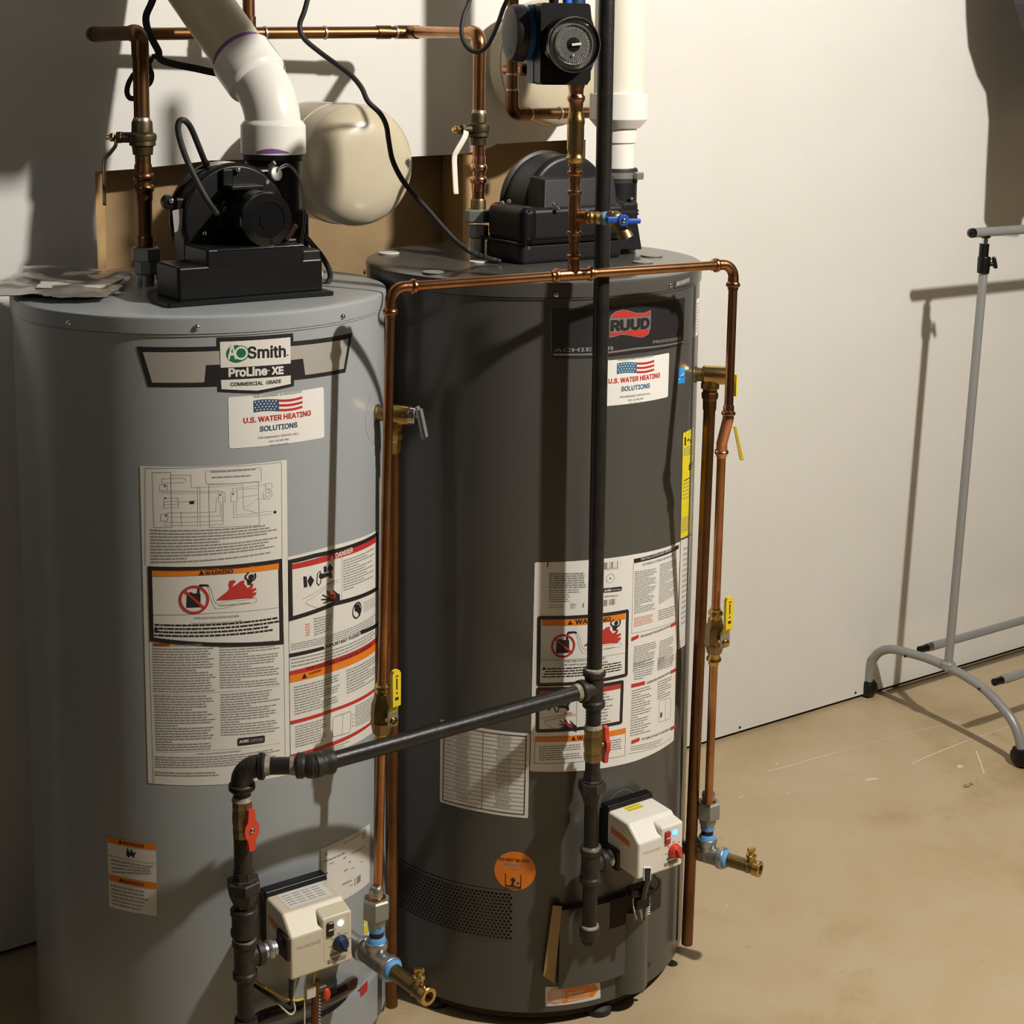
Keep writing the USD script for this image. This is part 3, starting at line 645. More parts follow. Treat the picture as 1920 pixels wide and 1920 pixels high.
# ---- dark grey tank, right
tr = tank('water_heater', 'dark charcoal tank water heater on the right with a round orange sticker', TR, ZR, 'dark_enamel', None)
jacket_screws(tr, TR, ZR, ((1043, 553), (1257, 535), (684, 510)))
feet(tr, TR, (-160, -96, -36, 90))
g = Z(980, 540, 5.647)
s = Print(TR)
s.poly('print_black', [g(*q) for q in ((300, 215), (720, 208), (1200, 178), (1716, 97), (1697, 590), (1640, 612), (1200, 690), (720, 742), (345, 745), (302, 715))], 0)
s.poly('silver_line', [g(*q) for q in ((318, 695), (720, 690), (1200, 630), (1695, 558), (1690, 578), (1200, 652), (720, 712), (325, 714))], 1)
s.line('print_grey', [g(*q) for q in ((302, 222), (304, 700))], .0010, 1)
s.text('print_grey', 'ACHIEVER', g(332, 675), g(960, 655), 2, 1, h=.0065); s.text('print_grey', 'PROFESSIONAL', g(1378, 588), g(1692, 540), 1, 1, h=.0055)
s.poly('silver_line', [g(*q) for q in ((918, 330), (930, 290), (985, 245), (1060, 228), (1130, 240), (1200, 262), (1280, 262), (1358, 230), (1352, 420), (1330, 490), (1270, 525), (1200, 520), (1120, 500), (1040, 495), (960, 520), (915, 525))], 1)
s.poly('print_red', [g(*q) for q in ((935, 312), (955, 285), (1000, 250), (1060, 236), (1130, 250), (1200, 272), (1280, 272), (1348, 246), (1345, 290), (1200, 303), (1050, 318))], 2)
s.poly('print_red', [g(*q) for q in ((922, 472), (1000, 470), (1150, 448), (1340, 432), (1320, 485), (1270, 515), (1200, 512), (1120, 490), (1040, 485), (960, 508), (922, 515))], 2)
s.text('print_black', 'RUUD', g(925, 450), g(1340, 418), 7, 2, h=.0175)
s.build(tr, 'brand_plate', 'black brand band with a red and silver emblem')
flag_sticker(TR, (1131, 676), (1254.5, 661.3), (1252, 744), (1129, 762), g(1200, 1075), tr, 'print_red', 'print_teal')
s = Print(TR); s.poly('print_blue', ((1271, 691), (1284, 688), (1283.5, 718), (1270, 720)), 0); s.line('print_white', ((1272, 712), (1277, 704), (1282, 700)), .0022); s.line('print_navy', ((1272, 708), (1278, 706), (1282, 707)), .0018, 2)
s.build(tr, 'blue_sticker', 'small bright blue sticker')
s = Print(TR, RAD + .0042); s.lines(G_, ((1268, 527), (1294, 518), (1293, 529), (1268, 538)), 1, .7, k=1); s.add('dark_enamel', sbox(*sum(([*s.P(1265, 540)], [*s.P(1302, 516)]), [])), 0); s.build(tr, 'lid_marking', 'dark stamped marking on the lid rim')
s = Print(TR); s.poly('sticker', ((1302.5, 562), (1311, 557), (1308.5, 627), (1299.5, 632)), 0); s.lines('print_pale', ((1304, 568), (1310, 565), (1308, 622), (1301, 626)), 10, .5, seed=3); s.build(tr, 'edge_sticker', 'narrow white sticker near the tank edge')

# large data and instruction sheet
s = Print(TR)
s.poly('sticker_gloss', ((1002.5, 1054), (1100, 1050), (1190, 1039), (1275, 1015), (1263, 1388), (1190, 1427), (1100, 1444), (994, 1446)), 0, r=.004)
g = Z(990, 1010, 6.0)
s.line('print_black', [g(*q) for q in ((222, 265), (220, 320))], .002)
s.lines(G_, [g(*q) for q in ((235, 380), (660, 375), (655, 555), (235, 560))], 7, .62, seed=40); s.lines(G_, [g(*q) for q in ((235, 570), (590, 560), (590, 610), (235, 615))], 2, .5, seed=41); s.lines(G_, [g(*q) for q in ((235, 620), (470, 615), (470, 715), (235, 722))], 4, .45, seed=42)
s.lines('print_pale', [g(*q) for q in ((235, 735), (410, 735), (410, 780), (235, 785))], 2, .4, seed=43)
s.lines('print_pale', [g(*q) for q in ((475, 725), (540, 722), (540, 785), (475, 788))], 5, .6, seed=44); s.bars(G_, g(600, 725), g(655, 768), 4, seed=5)
s.bars(G_, g(850, 270), g(1040, 312), 11, seed=6); s.lines(G_, [g(*q) for q in ((860, 330), (1030, 315), (1030, 340), (860, 355))], 2, .4, seed=45)
s.disc('print_pale', g(925, 445), .0090, w=.0012); s.disc(G_, g(925, 445), .0022)
s.poly('print_black', [g(*q) for q in ((740, 565), (1055, 535), (1052, 585), (740, 615))], 2, r=.003); s.text('print_white', 'AHRI', g(855, 598), g(935, 588), 4, 3); s.text('print_white', 'CERTIFIED', g(942, 585), g(1042, 575), 1, 3)
s.lines(G_, [g(*q) for q in ((860, 640), (1010, 628), (1010, 650), (860, 662))], 1, .6, seed=46); s.bars(G_, g(850, 690), g(990, 735), 8, seed=7)
s.frame('print_black', [g(*q) for q in ((105, 868), (660, 853), (1132, 790), (1118, 1545), (660, 1632), (95, 1660))], .0065, 2, r=.005)
s.poly('print_orange', [g(*q) for q in ((160, 912), (650, 893), (1092, 838), (1092, 902), (650, 965), (160, 978))], 2)
tri(s, 'print_black', *g(472, 965), .0085, 3); s.text('print_black', 'WARNING', g(530, 958), g(930, 925), 3, 3, h=.0085)
vapour_picture(s, lambda X, Y: g(395 + X*.93, 1205 + Y*.93 - .06*X), .93)
s.line(G_, [g(*q) for q in ((150, 1365), (650, 1345), (1100, 1280))], .0008)
s.text(G_, 'FIRE AND EXPLOSION HAZARD', g(410, 1388), g(870, 1352), 1); s.text(G_, 'Can result in serious injury or death.', g(385, 1425), g(900, 1390), 1)
g = Z(990, 1240, 6.0)
tri(s, 'print_black', *g(180, 95), .0068); s.lines('print_black', [g(*q) for q in ((220, 68), (1065, -10), (1065, 100), (150, 190))], 4, .46, seed=47)
s.frame('print_black', [g(*q) for q in ((92, 290), (650, 270), (1075, 205), (1058, 700), (640, 765), (85, 800))], .0065, 2, r=.005)
s.poly('print_red', [g(*q) for q in ((130, 328), (650, 315), (1042, 248), (1040, 300), (650, 370), (130, 388))], 2)
s.text('print_white', 'DANGER', g(470, 368), g(700, 352), 3, 3, h=.0075)
scald_picture(s, lambda X, Y: g(150 + (X - 155)*1.36, 640 + (Y - 600)*1.12 + (X - 155)*.44), 1.2)
s.line(G_, [g(*q) for q in ((548, 410), (545, 740))], .0008)
s.lines(G_, [g(*q) for q in ((640, 370), (960, 335), (950, 680), (640, 730))], 10, .4, seed=48, ragged=.3)
s.poly('print_orange', [g(*q) for q in ((78, 845), (640, 820), (1098, 745), (1096, 805), (640, 885), (78, 905))], 2)
tri(s, 'print_black', *g(510, 885), .0078, 3); s.text('print_black', 'WARNING', g(550, 882), g(880, 850), 2, 3, h=.0075)
s.frame(G_, [g(*q) for q in ((78, 850), (640, 825), (1098, 750), (1090, 1060), (640, 1125), (68, 1150))], .0010)
s.lines(G_, [g(*q) for q in ((125, 945), (625, 915), (620, 1085), (125, 1120))], 7, .42, seed=49, para=4); s.lines(G_, [g(*q) for q in ((830, 895), (1062, 855), (1060, 985), (830, 1020))], 5, .42, seed=50)
# right-hand column of the same sheet
g = Z(990, 1010, 6.0)
s.poly('print_black', [g(*q) for q in ((1188, 228), (1440, 165), (1692, 65), (1690, 112), (1440, 215), (1188, 275))], 2); s.text('print_white', 'INSTALLATION AND OPERATION', g(1265, 245), g(1650, 112), 1, 3, h=.0045)
s.text(G_, 'AUTOMATIC STORAGE WATER HEATER', g(1285, 305), g(1640, 190), 1, 2, h=.0045)
s.line(G_, [g(*q) for q in ((1185, 275), (1165, 1065), (1420, 1010), (1660, 920), (1668, 110))], .0008)
s.lines(G_, [g(*q) for q in ((1198, 365), (1455, 320), (1425, 790), (1190, 850))], 24, .46, seed=51, para=5, ragged=.2); s.lines(G_, [g(*q) for q in ((1482, 285), (1665, 215), (1655, 620), (1468, 740))], 22, .46, seed=52, para=6)
s.lines('print_pink', [g(*q) for q in ((1190, 885), (1410, 840), (1405, 940), (1185, 998))], 6, .5, seed=53); s.lines(G_, [g(*q) for q in ((1465, 800), (1655, 740), (1650, 860), (1462, 925))], 5, .46, seed=54)
def red_head(Ya, Yb, Yc, t0):
    g = Z(990, Ya, 6.0)
    s.poly('print_red', [g(*q) for q in ((1160, Yb), (Yc, Yb - 36), (Yc, Yb + 4), (1158, Yb + 42))], 2); s.poly('print_red', [g(*q) for q in ((1600, Yb - 150), (1665, Yb - 185), (1662, Yb - 148), (1598, Yb - 112))], 2)
    s.text('print_black', t0, g(Yc + 20, Yb + 0), g(1590, Yb - 122), 1, 3, h=.0042)
red_head(1010, 1112, 1242, 'FOR YOUR SAFETY READ BEFORE OPERATING'); red_head(1240, 255, 1312, 'OPERATING INSTRUCTIONS'); red_head(1240, 890, 1252, 'TO TURN OFF GAS TO APPLIANCE')
s.lines(G_, [g(*q) for q in ((1190, 1210), (1450, 1140), (1420, 1430), (1175, 1500))], 13, .46, seed=55, para=5); s.lines(G_, [g(*q) for q in ((1480, 1150), (1640, 1080), (1640, 1390), (1455, 1470))], 14, .46, seed=56, para=5)
g = Z(990, 1240, 6.0)
s.lines(G_, [g(*q) for q in ((1185, 20), (1420, -50), (1405, 170), (1190, 215))], 8, .46, seed=57, para=4); s.lines(G_, [g(*q) for q in ((1455, -40), (1640, -90), (1635, 40), (1450, 110))], 6, .46, seed=58)
s.lines(G_, [g(*q) for q in ((1165, 320), (1405, 250), (1375, 790), (1145, 850))], 19, .42, seed=59, para=3, ragged=.2); s.lines(G_, [g(*q) for q in ((1455, 220), (1625, 150), (1600, 380), (1450, 440))], 8, .42, seed=60, para=3)
s.frame('print_pale', [g(*q) for q in ((1475, 440), (1605, 400), (1600, 640), (1462, 690))], .0012, r=.005); s.line('print_pale', [g(*q) for q in ((1545, 425), (1540, 670))], .0008); s.rect('print_navy', g(1484, 580), g(1505, 622), 2)
s.lines(G_, [g(*q) for q in ((1150, 950), (1540, 850), (1440, 960), (1150, 1010))], 3, .36, seed=61)
s.line(G_, [g(*q) for q in ((1118, 1040), (1400, 980), (1622, 850))], .0008)
s.build(tr, 'data_label', 'large white sheet of data, warnings and small print')
# side sheet, yellow energy card, white table, orange disc, orange base sticker
s = Print(TR); s.poly('sticker', ((1276, 1013), (1296, 1003), (1288, 1205), (1271, 1218)), 0, r=.002); s.lines('print_pale', ((1281, 1025), (1292, 1020), (1288, 1165), (1276, 1175)), 15, .4, seed=62); s.line('print_pink', ((1272, 1205), (1288, 1190)), .001); s.build(tr, 'side_label', 'pale sheet partly turned away round the tank side')
s = Print(TR); s.poly('print_yellow', ((1280.6, 812), (1299.7, 800.6), (1295, 999), (1275.6, 1010)), 0)
g = Z(1240, 780, 8.0)
s.poly('print_black', [g(*q) for q in ((345, 322), (460, 262), (455, 375), (345, 448))]); s.text('print_yellow', 'EN', g(362, 425), g(452, 368), 6, 2)
s.lines('print_grey', [g(*q) for q in ((335, 480), (470, 400), (470, 560), (330, 610))], 4, .4, seed=63); s.text('print_black', '$2', g(405, 810), g(460, 770), 4, h=.0105)
s.line('print_black', [g(*q) for q in ((340, 970), (465, 885))], .0018); s.lines('print_grey', [g(*q) for q in ((320, 1000), (455, 930), (450, 1200), (310, 1270))], 5, .22, seed=64); s.lines('print_grey', [g(*q) for q in ((300, 1530), (440, 1460), (430, 1690), (290, 1760))], 7, .36, seed=65)
s.build(tr, 'energy_card', 'bright yellow energy card')
s = Print(TR); s.poly('sticker', ((825.7, 1348), (905, 1365), (993.6, 1375), (990, 1534), (905, 1523), (825, 1503)), 0, r=.003)
g = Z(800, 1320, 7.385)
s.frame('print_black', [g(*q) for q in ((240, 250), (800, 380), (1385, 440), (1355, 1535), (770, 1455), (220, 1330))], .0016, 2)
s.line(G_, [g(*q) for q in ((785, 375), (765, 1450))], .0014)
for i in range(18):
    t = (i + 1)/19; f = lambda a, b: (a[0] + (b[0] - a[0])*t, a[1] + (b[1] - a[1])*t)
    l, mid, r_ = f((240, 262), (222, 1325)), f((785, 378), (768, 1450)), f((1380, 440), (1355, 1535))
    s.line(G_, [g(*l), g(*mid), g(*r_)], .0010)
    for (p, q_) in ((l, mid), (mid, r_)):
        w = rng.uniform(.28, .42); a, b = .5 - w/2, .5 + w/2
        A = (p[0] + (q_[0] - p[0])*a, p[1] + (q_[1] - p[1])*a - 50); B = (p[0] + (q_[0] - p[0])*b, p[1] + (q_[1] - p[1])*b - 50)
        s.lines('print_pale', [g(*A), g(*B), g(B[0], B[1] + 44), g(A[0], A[1] + 44)], 2, .62, seed=70 + i)
s.build(tr, 'table_label', 'white label ruled as a two-column table')
s = Print(TR); s.disc('print_orange', (965.5, 1633), .0395, 0)
s.text('print_black', 'DO NOT BLOCK', (936, 1612), (993, 1617), 2); s.lines('print_grey', ((945, 1617), (985, 1621), (985, 1626), (945, 1622)), 1, .6, seed=90); s.text('print_grey', 'INTAKE', (957, 1630), (973, 1631), 1)
s.line('print_black', ((948, 1637), (948, 1664), (976, 1667), (977, 1640)), .0016); s.poly('print_black', ((957, 1648), (962, 1645), (967, 1650), (963, 1656), (966, 1664), (956, 1662), (960, 1655))); s.line('print_black', ((949, 1660), (976, 1664)), .003); s.disc('print_black', (971, 1656), .0022)
s.build(tr, 'round_sticker', 'round orange sticker above the grille')
s = Print(TR); s.poly('sticker', ((1022.5, 1850), (1125, 1841.7), (1126, 1871), (1022.5, 1887)), 0, r=.002)
s.poly('print_orange', ((1050, 1852), (1116, 1845), (1122, 1855), (1112, 1868), (1052, 1881), (1061, 1866)), 1); s.disc('print_peach', (1043, 1867), .0175, 2); s.disc('print_pink', (1043, 1867), .0150, 3, w=.0012)
for a, b in (((1064, 1860), (1100, 1853)), ((1064, 1866), (1112, 1857)), ((1064, 1873), (1110, 1864))): s.lines('print_peach', [a, b, (b[0], b[1] + 5), (a[0], a[1] + 5)], 1, .8, k=2, seed=91)
s.build(tr, 'base_sticker', 'white and orange sticker at the foot of the tank')
# perforated air intake: a plate with real holes over a flat patch coloured as the shaded inside
s = Print(TR)
E0, E1 = s.P(738, 1625), s.P(962, 1672); zb = s.P(961, 1762)[1]; zt = E1[1] + .002
pitch = .0079; holes = []
for j in range(int((zt - zb - .006)/(pitch*.866)) + 1):
    for i in range(int((E1[0] - E0[0])/pitch)):
        holes.append(Point(E1[0] - .004 - pitch*(i + .5*(j % 2)), zb + .004 + pitch*.866*j).buffer(.0029, 3))
plate = sbox(E0[0], zb, E1[0], zt).difference(shapely.union_all(holes))
s.add('dark_enamel', plate, 0); gp = s.build(tr, 'intake_grille', 'perforated air intake grille', off=.0016)
s = Print(TR); s.add('dark_parts_and_shade', sbox(E0[0], zb, E1[0], zt), 0); s.build(tr, 'grille_shade_patch', 'flat dark patch behind the grille, painted as the shaded inside', off=.0004)
# jacket seam, burner door with tape along its left edge, rounded bulge
aS = math.atan2(*(on_t(1280, 1350, TR) - [*TR, 0])[[1, 0]])
obj('jacket_seam', shell(TR, aS, aS + .03, .06, ZR - .035, -.001, .0022, 4), 'dark_enamel', tr, smooth=False)
d0 = math.atan2(*(on_t(1046, 1770, TR) - [*TR, 0])[[1, 0]]); d1 = math.atan2(*(on_t(1222, 1770, TR) - [*TR, 0])[[1, 0]])
z0, z1 = on_t(1060, 1845, TR)[2], on_t(1060, 1699, TR)[2]
obj('burner_door', shell(TR, d0, d1, z0, z1, 0, .014, 20), 'dark_enamel', tr, smooth=25, label='raised curved burner door')
obj('edge_tape', rhull([on_t(*q, TR, e) for q in ((1037, 1698), (1053, 1699), (1039, 1843), (1019, 1829)) for e in (.003, .0152)], .0008), 'insulation_tape', tr, smooth=False, label='tan tape along the left edge of the burner door')
bc = on_t(1174, 1800, TR, -.016); bo = outward(bc, TR); bt = V(-bo[1], bo[0], 0)
th = np.linspace(-math.pi/2, math.pi/2, 15)
prof = Polygon([(.042*math.sin(a), .042*math.cos(a)) for a in th])
obj('door_bulge', prism(prof, V(bc[0], bc[1], on_t(1176, 1852, TR)[2]), bt, bo, V(0, 0, on_t(1176, 1722, TR, .03)[2] - on_t(1176, 1852, TR)[2])), 'dark_enamel', tr, smooth=40, label='half-round bulge in the burner door')
obj('door_opening_shade', shell(TR, d0 + .30, d1 + .02, on_t(1176, 1722, TR)[2], on_t(1170, 1672, TR)[2], .0, .0146, 8), 'dark_parts_and_shade', tr, smooth=False, label='dark plate above the bulge, painted as the shade of an opening')  # solid plate, the shade of an opening put into its colour
obj('screw', screw(on_t(1204, 1859, TR, .002), outward(on_t(1204, 1859, TR), TR), .004), 'chrome', tr)
# flat caps on the lid
for x, y, r in ((729, 475, .0215), (812, 511, .020), (897, 491, .018), (1222, 480, .022), (1205, 492, .020)):
    P = on_z(x, y, ZR + .0022)
    obj('lid_cap', lathe(P, Z_, [(0, r), (.0018, r), (.0026, r*.9), (.0026, .001)], 28), 'zinc_grey' if x != 729 and x != 897 else 'pvc_white', tr)

# ------------------------------------------------------------------ pipe fittings
def press(p, axis, L, r):
    """copper or brass press-fit end: sleeve with a swollen O-ring bead"""
    return lathe(p, axis, [(0, r + .0012), (L*.15, r + .0016), (L*.42, r + .0018), (L*.5, r + .0042), (L*.62, r + .0050), (L*.74, r + .0042), (L*.82, r + .0016), (L, r + .0012)], 28)
def cast(p, axis, L, r, c=.010, k=1.2):
    """malleable iron body with a thick collar at both ends"""
    return lathe(p, axis, [(0, r*k - .002), (.002, r*k), (c, r*k), (c + .003, r), (L - c - .003, r), (L - c, r*k), (L - .002, r*k), (L, r*k - .002)], 28)
def half_cast(p, axis, L, r, c=.010, k=1.2):
    return lathe(p, axis, [(0, r), (L - c - .003, r), (L - c, r*k), (L - .002, r*k), (L, r*k - .002)], 28)
R1 = .0083                                  # half-inch copper
R2 = .0116                                  # three-quarter copper
RG = .0140                                  # black iron gas pipe

# ------------------------------------------------------------------ front copper manifold with the pump riser
A = on_z(733, 540, 1.4665); B = on_z(1075, 515, 1.4800); D = on_z(1376, 495, 1.4775)
TEE_L = on_t(706, 1797, TL, .107); TEE_R = on_t(1325, 1600, TR, .052)
mani = thing('copper_manifold', 'bright copper pipe run crossing in front of both tanks with a vertical riser', 'pipe', (B[0], B[1], 0))
def vsteps(P, Q, ys):
    """points on the line P-Q that show at the given picture rows"""
    out = []
    for y in ys:
        lo, hi = 0., 1.
        for _ in range(40):
            t = (lo + hi)/2; W = P + (Q - P)*t; d = W - CAM
            yy = CY - F_PX*(d@UP)/(d@FW)
            y0 = CY - F_PX*((P - CAM)@UP)/((P - CAM)@FW)
            if (yy < y) == (y0 < y): lo = t
            else: hi = t
        out.append(P + (Q - P)*((lo + hi)/2))
    return out
hd = unit(D - A); dn = -Z_
eA, eD = .024, .022
dL = unit(TEE_L - A)
# horizontal pipes and elbows
obj('pipe', cyl(A + hd*.034, B - hd*.030, R1), 'copper', mani); obj('pipe', cyl(B + hd*.030, D - hd*.030, R1), 'copper', mani)
obj('elbow', [sweep(np.vstack([A + dL*.030, arc(A, -dL, hd, eA, 12), A + hd*.030]), R1 + .0014, 24)], 'copper', mani)
obj('elbow_socket', press(A + hd*.024, hd, .026, R1), 'copper', mani); obj('elbow_socket', press(A + dL*.024, dL, .026, R1), 'copper', mani)
Rv0 = D.copy(); r1, r2 = at_depth(1366, 772, depth(D)*.998 + .004), None
dR = unit(r1 - D)
obj('elbow', [sweep(np.vstack([D - hd*.026, arc(D, hd, dR, eD, 12), D + dR*.028]), R1 + .0014, 24)], 'copper', mani)
obj('elbow_socket', press(D - hd*.022, -hd, .026, R1), 'copper', mani); obj('elbow_socket', press(D + dR*.022, dR, .026, R1), 'copper', mani)
r2 = at_depth(1353, 843, depth(r1) + .035)
vL = vsteps(A, TEE_L, (1283, 1382, 1697)); vR = vsteps(r2, TEE_R, (1140, 1240, 1505))
obj('pipe', cyl(A + dL*.045, vL[0], R1), 'copper', mani); obj('pipe', cyl(vL[1], vL[2], R1), 'copper', mani)
obj('pipe', cyl(D + dR*.045, r1, R1), 'copper', mani)
dR2 = unit(TEE_R - r2); mid = unit(r2 - r1)
obj('pipe', cyl(r2, vR[0], R1), 'copper', mani); obj('pipe', cyl(vR[1], vR[2], R1), 'copper', mani)
off_path = np.vstack([r1 - dR*.002, arc(r1 + dR*.012, dR, mid, .014, 6), arc(r2 - dR2*.012, mid, dR2, .014, 6), r2 + dR2*.002])
obj('offset_elbow', sweep(off_path, R1 + .0020, 24), 'bright_copper', mani, label='pair of 45 degree elbows making a small offset')
obj('elbow_socket', press(r1 - dR*.012, dR, .024, R1), 'bright_copper', mani); obj('elbow_socket', press(r2 - dR2*.010, dR2, .024, R1), 'bright_copper', mani)
# tee and riser
up_ = Z_
obj('tee', [cyl(B - hd*.024, B + hd*.024, R1 + .0018, 28), cyl(B, B + up_*.026, R1 + .0018, 28)], 'copper', mani)
obj('tee_socket', press(B - hd*.018, -hd, .024, R1), 'copper', mani); obj('tee_socket', press(B + hd*.018, hd, .024, R1), 'copper', mani); obj('tee_socket', press(B + up_*.018, up_, .022, R1), 'copper', mani)
PT = V(B[0], B[1], B[2] + .6)
y_ = lambda *r: vsteps(B, PT, r)
q488, q441, q407, q366, q329, q308, q209, q156, q83 = y_(488, 441, 407, 366, 329, 308, 209, 156, 83)
obj('pipe', cyl(B + up_*.03, q441, R1 + .0002), 'copper', mani)
obj('branch_tee', [cyl(q441, q366, R1 + .0018, 28)], 'copper', mani)
bd = unit(RT[:3]*V(1, 1, 0)*.92 + V(-FW[0], -FW[1], 0)*.30)
obj('branch_socket', [cyl(q407, q407 + bd*.026, R1 + .001, 24), press(q407 + bd*.010, bd, .022, R1)], 'copper', mani)
obj('tee_socket', press(q441 - up_*.010, up_, .022, R1), 'copper', mani); obj('tee_socket', press(q366 - up_*.010, up_, .024, R1), 'copper', mani)
obj('pipe', cyl(q366, q308, R1 + .0002), 'copper', mani); obj('coupling', press(q329 - up_*.012, up_, .026, R1), 'copper', mani)
L = q209[2] - q308[2]
obj('check_valve', lathe(q308 - up_*.004, up_, [(0, .0115), (.006, .0118), (.010, .0150), (.015, .0160), (.019, .0135), (.024, .0128), (.030, .0146), (L*.78, .0146), (L*.84, .0156), (L*.90, .0152), (L*.96, .0132), (L + .004, .0120)], 32), 'brass', mani, label='polished brass check valve')
L = q156[2] - q209[2]
obj('pump_adapter', lathe(q209, up_, [(0, .0115), (L*.3, .0122), (L*.42, .0152), (L*.52, .0152), (L*.62, .0122), (L*.8, .0128), (L*.9, .0145), (L + .01, .0148)], 32), 'bright_copper', mani)

# ------------------------------------------------------------------ blue drain valve on the riser
dv = thing('drain_valve', 'small brass drain valve with blue wing handle beside the riser', 'valve', q407)
P = q407 + bd*.026
obj('valve_inlet', lathe(P, bd, [(0, .0095), (.006, .0115), (.010, .0095), (.016, .0118), (.021, .0098), (.026, .0120)], 24), 'bronze', dv)
obj('thread_tape', lathe(P + bd*.026, bd, [(0, .0108), (.004, .0118), (.008, .0105)], 20), 'thread_tape', dv)
C = P + bd*.046
sd = unit(bd*.55 - Z_*.9)
obj('valve_body', [hexa(P + bd*.033, bd, 0, .012, .0145), ball(C, .0135), cyl(C, C + sd*.034, .0120, 24, .0105), lathe(C + sd*.026, sd, [(0, .0135), (.014, .0135)], 24)], 'bronze', dv)
hx = unit(V(-FW[0], -FW[1], 0) + bd*.35)
H0 = C + hx*.016 + bd*.004
hu = unit(np.cross(Z_, hx)); hu = hu if hu@RT > 0 else -hu
obj('wing_handle', [lathe(H0, hx, [(0, .0085), (.012, .0105), (.014, .0085)], 24), rbox(H0 + hx*.008 + hu*.019 - Z_*.002, (.014, .0035, .0045), .0033, (hu, hx, Z_)), rbox(H0 + hx*.008 - hu*.017 + Z_*.001, (.012, .0035, .0055), .0033, (hu, hx, Z_))], 'blue_plastic', dv)
obj('handle_screw', screw(H0 + hx*.0135, hx, .0045), 'chrome', dv)

# ------------------------------------------------------------------ circulator pump with its round dial timer
az = math.radians(-106); pn = V(math.cos(az), math.sin(az), 0); pm = V(-pn[1]*-1, pn[0]*-1, 0)      # box front normal; motor axis (to the left)
pm = unit(np.cross(pn, Z_)); pm = pm if pm@RT < 0 else -pm
pump = thing('circulator_pump', 'blue circulator pump with a round dial timer on its black box', 'pump', q83)
K = pxm(q83)
mc = q83 + Z_*(19*K) - pn*.01
obj('volute', [lathe(q83 - Z_*.062 - pn*.012, Z_, [(0, .015), (.012, .018), (.02, .03), (.06, .042), (.10, .03), (.115, .018), (.19, .0155)], 32)], 'navy_plastic', pump, label='dark pump body on the pipe')
obj('motor_housing', lathe(mc + pm*.012, pm, [(0, .040), (.01, .046), (.060, .046), (.083, .044)], 48), 'motor_blue', pump)
fr = mc + pm*.094
obj('motor_cap', lathe(fr, pm, [(0, .0475), (.014, .0475), (.022, .044), (.024, .030), (.024, .002)], 48), 'charcoal_plastic', pump)
g_ = text_poly('ALPHA', 2); x0, _, x1, _ = g_.bounds
tx = -pn if (-pn)@RT < 0 else pn
v, f = flat_tris([affinity.affine_transform(g_, [.027/(x1 - x0), 0, 0, .0075, -x0*.027/(x1 - x0) - .0135, -.034])], 9.)
pl = fr + pm*.0243
tx = unit(np.cross(Z_, pm)); 
pts = pl + v[:, :1]*tx + v[:, 1:2]*Z_
mm_ = mesh(pts, f); obj('raised_lettering', mm_, 'print_grey', pump, smooth=False)
bc_ = q83 + pn*.048
bxr = -pm                                                   # box axis to the right
K2 = pxm(bc_)
hw, hh = 50*K2, 75*K2
bm = at_depth(1053, 83, depth(bc_)) + pn*0.
prof = [(-hw, -hh*.93), (-hw*.9, -hh), (hw*.86, -hh), (hw, -hh*.86), (hw, -hh*.55), (hw*1.16, -hh*.2), (hw*1.16, hh*.35), (hw, hh*.62), (hw*.94, hh*.95), (hw*.86, hh), (-hw*.9, hh), (-hw, hh*.95)]
obj('timer_box', prism(Polygon(prof).buffer(-.002).buffer(.002), bm - pn*.012, bxr, Z_, pn*.034), 'black_plastic', pump, smooth=30)
obj('blue_back_box', prism(Polygon([(-hw*1.02, -hh*.98), (hw*.8, -hh*.98), (hw*.8, hh*.98), (-hw*1.02, hh*.98)]), bm - pn*.046, bxr, Z_, pn*.034), 'navy_plastic', pump, smooth=30)
dc = at_depth(1066, 84, depth(bm) - .018)
obj('dial_rim', lathe(dc, pn, [(0, .047), (.020, .047), (.026, .0455), (.028, .043), (.0265, .0405), (.012, .0395), (.012, .0385)], 64), 'gloss_black', pump)
obj('dial_ring', lathe(dc, pn, [(.0225, .0305), (.0265, .0320), (.0275, .0325), (.0265, .0335), (.0225, .0338)], 64), 'silver_line', pump, label='pale setting ring of the dial')
obj('outer_ring', lathe(dc, pn, [(.0235, .0432), (.0287, .0442), (.0287, .0448), (.0235, .0456)], 64), 'silver_line', pump)
obj('dial_face', lathe(dc, pn, [(.010, .040), (.0215, .0335), (.0225, .030), (.0235, .012), (.024, .001)], 48), 'black_plastic', pump)
ticks = []
for k in range(48):
    a = k*2*math.pi/48; u_ = bxr*math.cos(a) + Z_*math.sin(a)
    ticks.append(bx(dc + pn*.0238 + u_*.0265, (.0016 if k % 2 else .0026, .0004, .0005), (u_, np.cross(pn, u_), pn)))
obj('dial_marks', ticks, 'print_pale', pump, smooth=False, kind='stuff')
obj('pointer', [rbox(dc + pn*.0265 + bxr*.004 + Z_*.0005, (.0085, .0022, .0016), .0012, (unit(bxr + Z_*.12), unit(Z_ - bxr*.12), pn)), rbox(dc + pn*.0265 - bxr*.001 - Z_*.017, (.0012, .0022, .001), .0008, (bxr, Z_, pn))], 'print_white', pump, label='white pointer on the dial')
obj('dial_lens', lathe(dc, pn, [(.0285, .0445), (.036, .043), (.041, .036), (.0435, .02), (.044, .001)], 64), 'dial_glass', pump, smooth=True, label='clear domed lens over the dial')
for s_ in (-1, 1):
    obj('top_stub', cyl(bm - pn*.02 + bxr*(.004 + .012*s_) + Z_*hh*.9, bm - pn*.02 + bxr*(.004 + .012*s_) + Z_*(hh + .03), .008), 'motor_blue' if s_ > 0 else 'black_plastic', pump)

